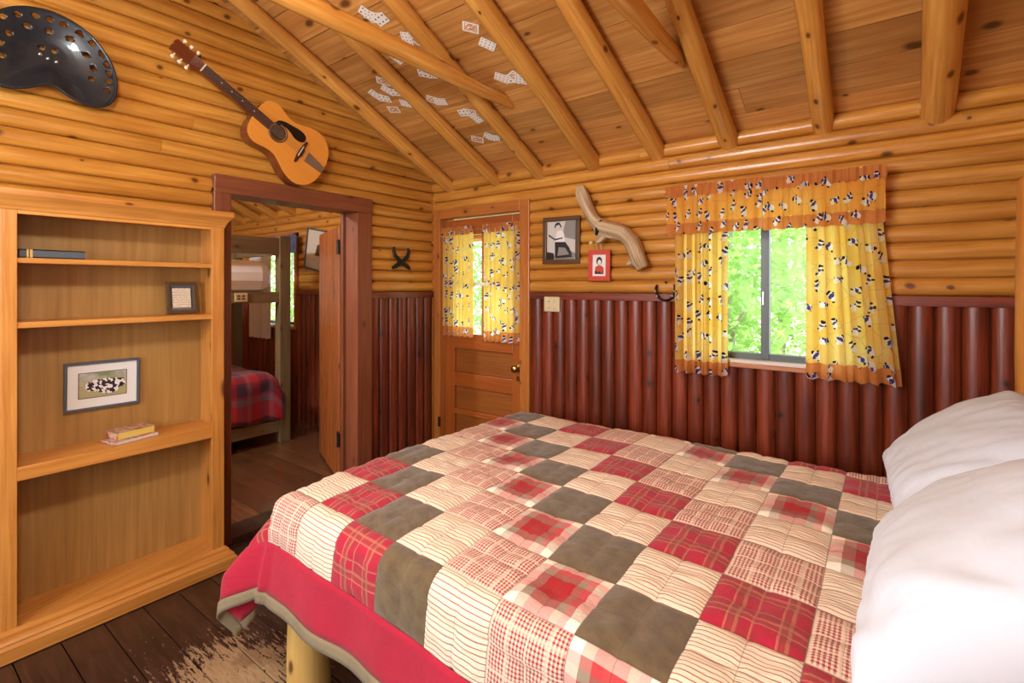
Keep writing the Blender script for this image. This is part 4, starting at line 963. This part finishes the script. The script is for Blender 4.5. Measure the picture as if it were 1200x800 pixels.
# ---- curtains
def cloth(name, x0, x1, z0, z1, yb, amp, folds, mat, parent, nu=90, nv=24, seed=0., taper=0., x1b=None, gather=1.0, uvw=1.6, thick=.0016, y_off=None):
    def fn(a, b):
        xa = x0; xb = (x1b if x1b is not None else x1); xr = x1+(xb-x1)*(1-b)
        x = xa+(xr-xa)*a
        ph_ = a*folds*2*PI + seed + .6*math.sin(a*9+seed) + (1-b)*.5*math.sin(a*5+seed)
        am = amp*(gather + (1-gather)*(1-b))
        return (x + .25*am*math.sin(2*ph_), yb + am*math.sin(ph_) + .3*am*math.sin(2.3*ph_+1+seed), z0+(z1-z0)*b + .004*math.sin(ph_*1.0)*(1 if b < .02 else 0))
    w = abs(x1-x0)*uvw
    return MB().grid(nu, nv, fn, lambda a, b: (a*w+seed, z0+(z1-z0)*b)).build(name, M[mat], parent, fix=False)
def curtain(name, x0, x1, zt, zb, hem, yb, amp, folds, label, group, seed, x1b=None, heading=False):
    t = thing(name, ((x0+x1)/2, yb, zb), label, 'curtain', group)
    xh = (x1+((x1b-x1)*(zt-zb-hem)/(zt-zb))) if x1b else None
    cloth('panel', x0, x1, zb+hem, zt, yb, amp, folds, 'curtain', t, seed=seed, x1b=xh)
    cloth('hem', x0, xh if xh else x1, zb, zb+hem+.002, yb-.001, amp, folds, 'curtain_hem', t, nv=4, seed=seed, x1b=x1b)
    if heading: cloth('heading', x0-.005, x1+.005, zt-.035, zt+.03, yb-.006, amp*.8, folds*2.2, 'curtain_hem', t, nv=6, seed=seed+1)
    return t
YC = -.085
curtain('window_curtain', 2.035, 2.315, 1.795, .965, .07, YC, .016, 6, 'narrow yellow figured curtain on the left of the window', 'window curtains', 2.)
curtain('window_curtain', 2.675, 2.975, 1.795, 1.0, .075, YC, .018, 6, 'wide yellow figured curtain on the right of the window', 'window curtains', 7., x1b=3.05)
def valance(x0, x1, zt, zb, label, seed):
    t = thing('window_valance', ((x0+x1)/2, YC-.02, zb), label, 'valance', 'window valances')
    cloth('ruffle', x0, x1, zb+.06, zt-.05, YC-.05, .010, 8, 'valance', t, seed=seed, nv=10); cloth('hem_band', x0, x1, zb, zb+.062, YC-.051, .010, 8, 'curtain_hem', t, seed=seed, nv=4)
    cloth('heading', x0-.004, x1+.004, zt-.055, zt+.008, YC-.056, .008, 17, 'curtain_hem', t, seed=seed+2, nv=6)
valance(2.005, 2.492, 1.995, 1.735, 'orange and yellow ruffled valance on the left half of the window', 3.)
valance(2.496, 2.995, 1.985, 1.732, 'orange and yellow ruffled valance on the right half of the window', 9.)
rod = thing('curtain_rod', (2.5, YC, 1.95), 'thin metal rod carrying the window valance', 'curtain rod')
MB().tube([(2.0, YC-.036, 1.955), (3.0, YC-.036, 1.955)], .005, 8).build('rod', M['steel'], rod)
for x in (2.003, 2.997): MB().tube([(x, YC-.036, 1.955), (x, -.03, 1.955)], .005, 8).build('bracket', M['steel'], rod)
r2 = thing('curtain_rod', (2.5, YC, 1.79), 'thin metal rod carrying the long window curtains', 'curtain rod')
MB().tube([(2.02, YC, 1.79), (2.99, YC, 1.79)], .004, 8).build('rod', M['steel'], r2)
for x in (2.022, 2.988): MB().tube([(x, YC, 1.79), (x, -.03, 1.79)], .004, 8).build('bracket', M['steel'], r2)
pc_ = thing('blind_cord', (2.49, -.05, 1.4), 'pale cord hanging at the window mullion', 'cord'); MB().tube([(2.494, -.135, 1.86), (2.494, -.14, 1.75), (2.488, -.139, 1.735)], .002, 6).tube([(2.494, -.14, 1.75), (2.503, -.139, 1.735)], .002, 6).build('cord', M['cord'], pc_)
YD = -.02
curtain('door_curtain', .118, .445, 1.885, 1.055, .075, YD, .012, 6, 'yellow figured curtain on the left half of the door window', 'door curtains', 1., heading=True)
curtain('door_curtain', .56, .912, 1.885, 1.035, .075, YD, .012, 6, 'yellow figured curtain on the right half of the door window', 'door curtains', 4., heading=True)
dr = thing('curtain_rod', (.515, YD, 1.9), 'thin metal rod across the top of the door window', 'curtain rod'); MB().tube([(.128, YD, 1.885), (.906, YD, 1.885)], .004, 8).build('rod', M['steel'], dr)
for x in (.132, .902): MB().tube([(x, YD, 1.885), (x, .012, 1.885)], .004, 8).build('bracket', M['steel'], dr)

# ================================================================== PLAYING CARDS ON THE CEILING
cards = [  # x, distance from back wall, rotation, face, label
 (.835, 1.285, 20, 0, 'lowest card of the four-card fan beside the tie pole'), (.848, 1.268, 45, 3, 'second card of the four-card fan beside the tie pole'), (.862, 1.252, 70, 1, 'third card of the four-card fan beside the tie pole'), (.885, 1.235, 95, 0, 'end card of the four-card fan beside the tie pole'),
 (.972, 1.085, 30, 2, 'court card stuck above the tie pole between second and third rafters'), (.93, 1.10, -30, 1, 'half hidden card beside the court card above the tie pole'),
 (.765, 1.03, 12, 1, 'single card just below the tie pole'),
 (.85, .892, 60, 0, 'left card of a touching pair below the tie pole'), (.895, .868, 72, 3, 'right card of a touching pair below the tie pole'),
 (.74, .72, 48, 2, 'left card of the pair next to the dark knot'), (.778, .695, 70, 1, 'right card of the pair next to the dark knot'),
 (.872, .575, 80, 0, 'top card of the L-shaped trio between second and third rafters'), (.905, .565, 60, 2, 'middle card of the L-shaped trio between second and third rafters'), (.915, .515, 12, 3, 'bottom card of the L-shaped trio between second and third rafters'),
 (.895, .352, 40, 0, 'left card of the fanned pair nearest the back wall'), (.915, .338, 65, 3, 'right card of the fanned pair nearest the back wall'), (.785, .352, 55, 2, 'single card nearest the back wall beside the fanned pair'),
 (.525, .935, 50, 2, 'topmost single card between first and second rafters'), (.495, .872, 25, 1, 'left card of the leaning pair between first and second rafters'), (.54, .842, 65, 0, 'right card of the leaning pair between first and second rafters'),
 (.37, .872, 15, 0, 'first card of the spread trio next to the first rafter'), (.387, .852, 40, 3, 'middle card of the spread trio next to the first rafter'), (.408, .83, 62, 0, 'last card of the spread trio next to the first rafter'),
 (.53, .752, 60, 1, 'small single card next to the second rafter'), (.388, .738, 70, 2, 'lowest single card between first and second rafters'),
 (1.325, 1.028, 52, 2, 'court card highest between third and fourth rafters'), (1.346, .922, 38, 3, 'large ten-spot card below the court card'),
 (1.285, .722, 45, 1, 'left card of the cluster of four between third and fourth rafters'), (1.325, .70, 75, 0, 'second card of the cluster of four between third and fourth rafters'), (1.365, .70, 20, 2, 'third card of the cluster of four between third and fourth rafters'), (1.39, .675, 55, 3, 'right card of the cluster of four between third and fourth rafters'),
]
cw, ch = .059, .086
pts = []
for sx, sy, a0 in ((1, 1, 0), (-1, 1, PI/2), (-1, -1, PI), (1, -1, 1.5*PI)):
    for k in range(4): a = a0+k*PI/6; pts.append((sx*(cw/2-.005)+.005*math.cos(a), sy*(ch/2-.005)+.005*math.sin(a)))
for n_, (x, d, rot, fc, lab) in enumerate(cards):
    o = cpt(x, d, .0012 + .0009*(n_ % 4)); CM = Matrix(((1, ES.x, EN.x, o.x), (0, ES.y, EN.y, o.y), (0, ES.z, EN.z, o.z), (0, 0, 0, 1))) @ Matrix.Rotation(math.radians(rot), 4, 'Z')
    mb = MB().prism(pts, 0, .0006, CM)
    inv = CM.inverted(); mb.uv = [[((inv @ Vector(mb.v[i])).x/cw+.5, (inv @ Vector(mb.v[i])).y/ch+.5) for i in f] for f in mb.f]
    tag(mb.build('playing_card', CARDM[fc], origin=o), 'white ceiling playing card, ' + lab, 'playing card', 'playing cards stuck to the ceiling')

# ================================================================== BUNK ROOM
bb = thing('bunk_bed', (-1.9, -1.4, .026), 'grey-brown timber bunk bed seen through the doorway', 'bunk bed')
for px, py in ((-1.45, -.5), (-1.45, -2.45), (-2.38, -.5), (-2.38, -2.45)): MB().box(px-.045, px+.045, py-.05, py+.05, .026, 1.905).build('post', M['bunk'], bb, bevel=.005)
for px in (-1.44, -2.39):
    MB().box(px-.02, px+.02, -2.40, -.55, 1.735, 1.885, 1).build('guard_rail', M['bunk'], bb, bevel=.004); MB().box(px-.02, px+.02, -2.40, -.55, 1.30, 1.395, 1).build('side_rail', M['bunk'], bb, bevel=.004); MB().box(px-.02, px+.02, -2.40, -.55, .13, .235, 1).build('side_rail', M['bunk'], bb, bevel=.004)
for py in (-.5, -2.45):
    for a, b in ((1.30, 1.395), (.13, .235), (1.735, 1.885)): MB().box(-2.335, -1.495, py-.018, py+.018, a, b, 0).build('end_rail', M['bunk'], bb, bevel=.004)
MB().box(-2.37, -1.46, -2.4, -.55, 1.36, 1.385, 1).build('slat_board', M['bunk'], bb); MB().box(-2.37, -1.46, -2.4, -.55, .2, .225, 1).build('slat_board', M['bunk'], bb)
tag(MB().box(-2.36, -1.47, -2.39, -.565, 1.387, 1.68).build('bunk_mattress', M['mattress'], bevel=.11), 'bare ivory mattress on the upper bunk', 'mattress')
tag(MB().box(-2.36, -1.475, -2.39, -.57, .228, .44).build('bunk_mattress', M['mattress'], bevel=.05), 'mattress under the plaid comforter on the lower bunk', 'mattress')
def comf(a, b):
    x = -2.355 + a*1.20; y = -2.385+b*1.87; z_ = .66 + .03*noise.noise(Vector((x*4, y*4, 0)))
    ex = max(0, x+1.50); 
    z_ -= .0; r = .10
    L = ex
    if L > 0:
        if L < r*PI/2: xx = -1.50+r*math.sin(L/r)*.9; z_ -= r*(1-math.cos(L/r))
        else: xx = -1.41+.01*math.sin(y*20); z_ -= r+(L-r*PI/2)*1.6
        x = xx
    ey = max(0, y+.67); z_ -= ey*ey*6
    return (x, y, max(z_, .245))
tag(MB().grid(40, 50, comf, lambda a, b: (a*1.1, b*1.9)).build('plaid_comforter', M['bunkplaid'], fix=False, solid=.03), 'red and purple plaid comforter on the lower bunk', 'comforter')
ob = thing('outlet_plate', (-1.415, -.885, 1.32), 'small ivory outlet plate on the bunk rail', 'outlet'); MB().box(-1.42, -1.41, -.94, -.835, 1.315, 1.39).build('plate', M['plate'], ob, bevel=.002)
for yy in (-.91, -.87):
    MB().box(-1.41, -1.408, yy-.012, yy+.012, 1.335, 1.347).box(-1.41, -1.408, yy-.012, yy+.012, 1.358, 1.37).build('slot', M['g0'], ob)
bcv = thing('bunk_room_curtain', (-2.72, -.08, .85), 'white curtain hanging at the bunk room window behind the mattress', 'curtain'); cloth('panel', -2.98, -2.5, .86, 1.84, -.075, .016, 5, 'curtain2', bcv, seed=3.)
bvl = thing('bunk_room_valance', (-2.55, -.1, 1.75), 'navy printed valance across the bunk room window', 'valance'); cloth('ruffle', -3.05, -1.90, 1.80, 1.99, -.10, .012, 13, 'valance2', bvl, seed=5., nv=8)
br2 = thing('curtain_rod', (-2.55, -.1, 1.95), 'rod over the bunk room window', 'curtain rod'); MB().tube([(-3.06, -.1, 1.96), (-1.89, -.1, 1.96)], .006, 8).build('rod', M['steel'], br2)
for x in (-3.05, -1.90): MB().tube([(x, -.1, 1.96), (x, -.03, 1.96)], .005, 8).build('bracket', M['steel'], br2)
fp = thing('framed_print', (-1.66, -.04, 1.6), 'tilted pale print in a grey frame half hidden by the plank door', 'picture frame'); PM = on_back(-1.66, -.036, 1.82, math.radians(-10))
frame(MB(), .34, .42, .016, .02, PM).build('frame', M['slateframe'], fp, bevel=.002); q = MB().box(-.155, .155, -.195, .195, .002, .008, 1, PM).build('print', M['pagew'], fp)
flat('print_area', [(-.155, -.195), (.155, -.195), (.155, -.08), (.05, -.06), (-.05, -.09), (-.155, -.07)], .0081, 'g3', q, PM); flat('print_area', [(.0, -.06), (.03, .05), (.06, .06), (.09, .0), (.08, -.06)], .0088, 'darkframe', q, PM)

# ================================================================== LAMPS (unseen pendants added as fill, and the bedside lamp)
def point(name, loc, e, col, r):
    d = bpy.data.lights.new(name, 'POINT'); d.energy = e; d.color = col; d.shadow_soft_size = r; o = bpy.data.objects.new(name, d); COL.objects.link(o); o.location = loc; return o
M['opal'], nt_, b_ = new_mat('opal_glass_lit'); b_.inputs['Base Color'].default_value = S(250, 240, 220); b_.inputs['Emission Color'].default_value = (1, .86, .66, 1); b_.inputs['Emission Strength'].default_value = 1.5
def pendant(loc, e, label, ceil_h, col=(1, .95, .88)):
    t = thing('fill_pendant', (loc[0], loc[1], loc[2]-.1), label, 'lamp')
    MB().lathe([(.02, .10), (.035, .07), (.035, .065), (.02, .095)], c=loc, seg=20).build('cap', M['brass'], t)
    MB().tube([(loc[0], loc[1], loc[2]+.08), (loc[0], loc[1], ceil_h)], .006, 8).build('stem', M['brass'], t)
    p_ = point('fill_pendant_bulb', (loc[0], loc[1], loc[2]-.02), e, col, .10); p_.parent = None
    MB().lathe([(.012, .06), (.03, .03), (.034, .0), (.02, -.03), (.004, -.036)], c=(loc[0], loc[1], loc[2]+.03), seg=14).build('bulb', M['opal'], t)
pendant((1.9, -2.80, 2.32), 66, 'added brass pendant lamp out of view behind the viewer, for even light', ceil_z(-2.80))  # pendant added out of view to light the room evenly
pendant((-1.0, -2.9, 2.45), 130, 'added unseen brass pendant lamp brightening the bunk room', ceil_z(-2.9), (.88, .95, 1))  # second pendant added out of view to brighten the bunk room
ns = thing('nightstand', (3.36, -2.36, 0), 'small pine nightstand beside the bed head', 'nightstand')
MB().box(3.16, 3.56, -2.58, -2.14, .60, .63, 0).build('top', M['case'], ns, bevel=.004); MB().box(3.18, 3.54, -2.56, -2.16, .42, .598, 0).build('drawer_box', M['case'], ns, bevel=.003)
for a in (3.19, 3.49):
    for b in (-2.55, -2.21): MB().box(a, a+.04, b, b+.04, 0, .42).build('leg', M['case'], ns)
bl = thing('bedside_lamp', (3.38, -2.32, .63), 'bedside lamp with a cream shade on the nightstand', 'lamp')
MB().lathe([(.07, 0), (.07, .015), (.02, .03), (.035, .08), (.04, .12), (.015, .18), (.01, .24)], c=(3.38, -2.32, .631), seg=20).build('base', M['brass'], bl)
sh = MB()
for k in range(24):
    a0, a1 = 2*PI*k/24, 2*PI*(k+1)/24
    q = [(3.38+r*math.cos(a), -2.32+r*math.sin(a), z_) for r, z_, a in ((.15, .82, a0), (.15, .82, a1), (.10, 1.02, a1), (.10, 1.02, a0))]
    i_ = sh.ring(q); sh.face(i_, None, True)
sh.build('lamp_shade', M['shade'], bl, solid=.002, fix=False)
point('bedside_bulb', (3.38, -2.32, .90), 2.6, (1, .68, .18), .03)

# ================================================================== OUTSIDE
tag(MB().box(-40, 40, .3, 60, -.6, -.35).build('ground', M['ground']), 'sunlit grassy yard outside the window', 'ground', kind='structure')
def crown_mesh(n, rx, ry, rz, size, seed):
    r = random.Random(seed); mb = MB()
    for _ in range(n):
        while True:
            p = Vector((r.uniform(-1, 1), r.uniform(-1, 1), r.uniform(-1, 1)))
            if .3 < p.length < 1: break
        p *= 1 + .25*noise.noise(p*2.5+Vector((seed, 0, 0)))
        c = Vector((p.x*rx, p.y*ry, p.z*rz)); a = Vector((r.uniform(-1, 1), r.uniform(-1, 1), r.uniform(-1, .6))).normalized(); b = a.cross(Vector((r.uniform(-1, 1), r.uniform(-1, 1), r.uniform(-1, 1)))).normalized(); s = size*.62*r.uniform(.6, 1.3)
        i_ = mb.ring([c-a*s, c+b*s*.5, c+a*s, c-b*s*.5]); mb.face(i_, [(0, 0), (1, 0), (1, 1), (0, 1)])
    return mb
def tree(x, y, h, r, n, mat, label, seed, lo=.9, size=.085):
    t = thing('leafy_tree', (x, y, -.35), label, 'tree', 'trees outside the window')
    rd_ = random.Random(seed); pth = [(x+.08*math.sin(k+seed), y+.06*math.cos(k*1.3+seed), -.35+h*k/6) for k in range(7)]
    MB().tube(pth, [.10*(1-k*.1) for k in range(7)], 10, wob=.1).build('trunk', M['trunk'], t)
    for k in range(4):
        a = rd_.uniform(0, 6.3); z_ = lo+k*.5; MB().tube([(x, y, z_), (x+.35*r*math.cos(a), y+.35*r*math.sin(a), z_+.35), (x+.6*r*math.cos(a), y+.6*r*math.sin(a), z_+.5)], [.035, .025, .01], 7).build('branch', M['trunk'], t)
    o = crown_mesh(int(n*2.3), r, r, h*.5, size, seed); o.v = [(p[0]+x, p[1]+y, p[2]+lo+h*.42) for p in o.v]; c = o.build('crown', M[mat], t, fix=False); c['kind'] = 'stuff'
tree(1.55, 3.0, 4.2, .8, 2400, 'leaf', 'bright leafy tree just outside the left pane of the window', 1, .2)
tree(.45, 5.5, 5.0, 1.05, 3200, 'leaf2', 'broad pale tree standing further back beyond the left pane', 3, .2)
tree(2.75, 5.4, 4.6, 1.0, 3200, 'leaf2', 'pale leafy tree outside the right pane of the window', 2, .1)
tree(1.2, 8.8, 6.5, 1.7, 5200, 'leaf', 'tall leafy tree at the back between the others', 6, .2, .11)
tree(-3.3, 4.6, 4.2, 1.2, 2800, 'leaf', 'leafy tree seen through the door window', 4, .6)
tree(-1.9, 8.4, 5.5, 1.1, 3000, 'leaf2', 'pale leafy tree in the distance behind the door', 9, .3, .1)
tree(-6.9, 2.6, 4.2, 1.2, 2800, 'leaf', 'leafy tree outside the bunk room window', 8, .2)
tree(-7.8, 6.2, 5.2, 1.5, 3000, 'leaf2', 'pale leafy tree far behind the bunk room', 10, .2, .1)
# porch posts and beam outside the door
po = thing('porch_frame', (-.4, .6, -.35), 'pine porch post and beam outside the glazed door', 'porch')
MB().tube([(-1.15, .62, -.35), (-1.15, .62, 1.9)], .06, 12).build('post', M['rafter'], po); MB().tube([(-2.0, .62, 1.92), (1.25, .62, 1.92)], .06, 12).build('beam', M['rafter'], po)
MB().tube([(1.15, .62, -.35), (1.15, .62, 1.87)], .06, 12).build('post', M['rafter'], po)
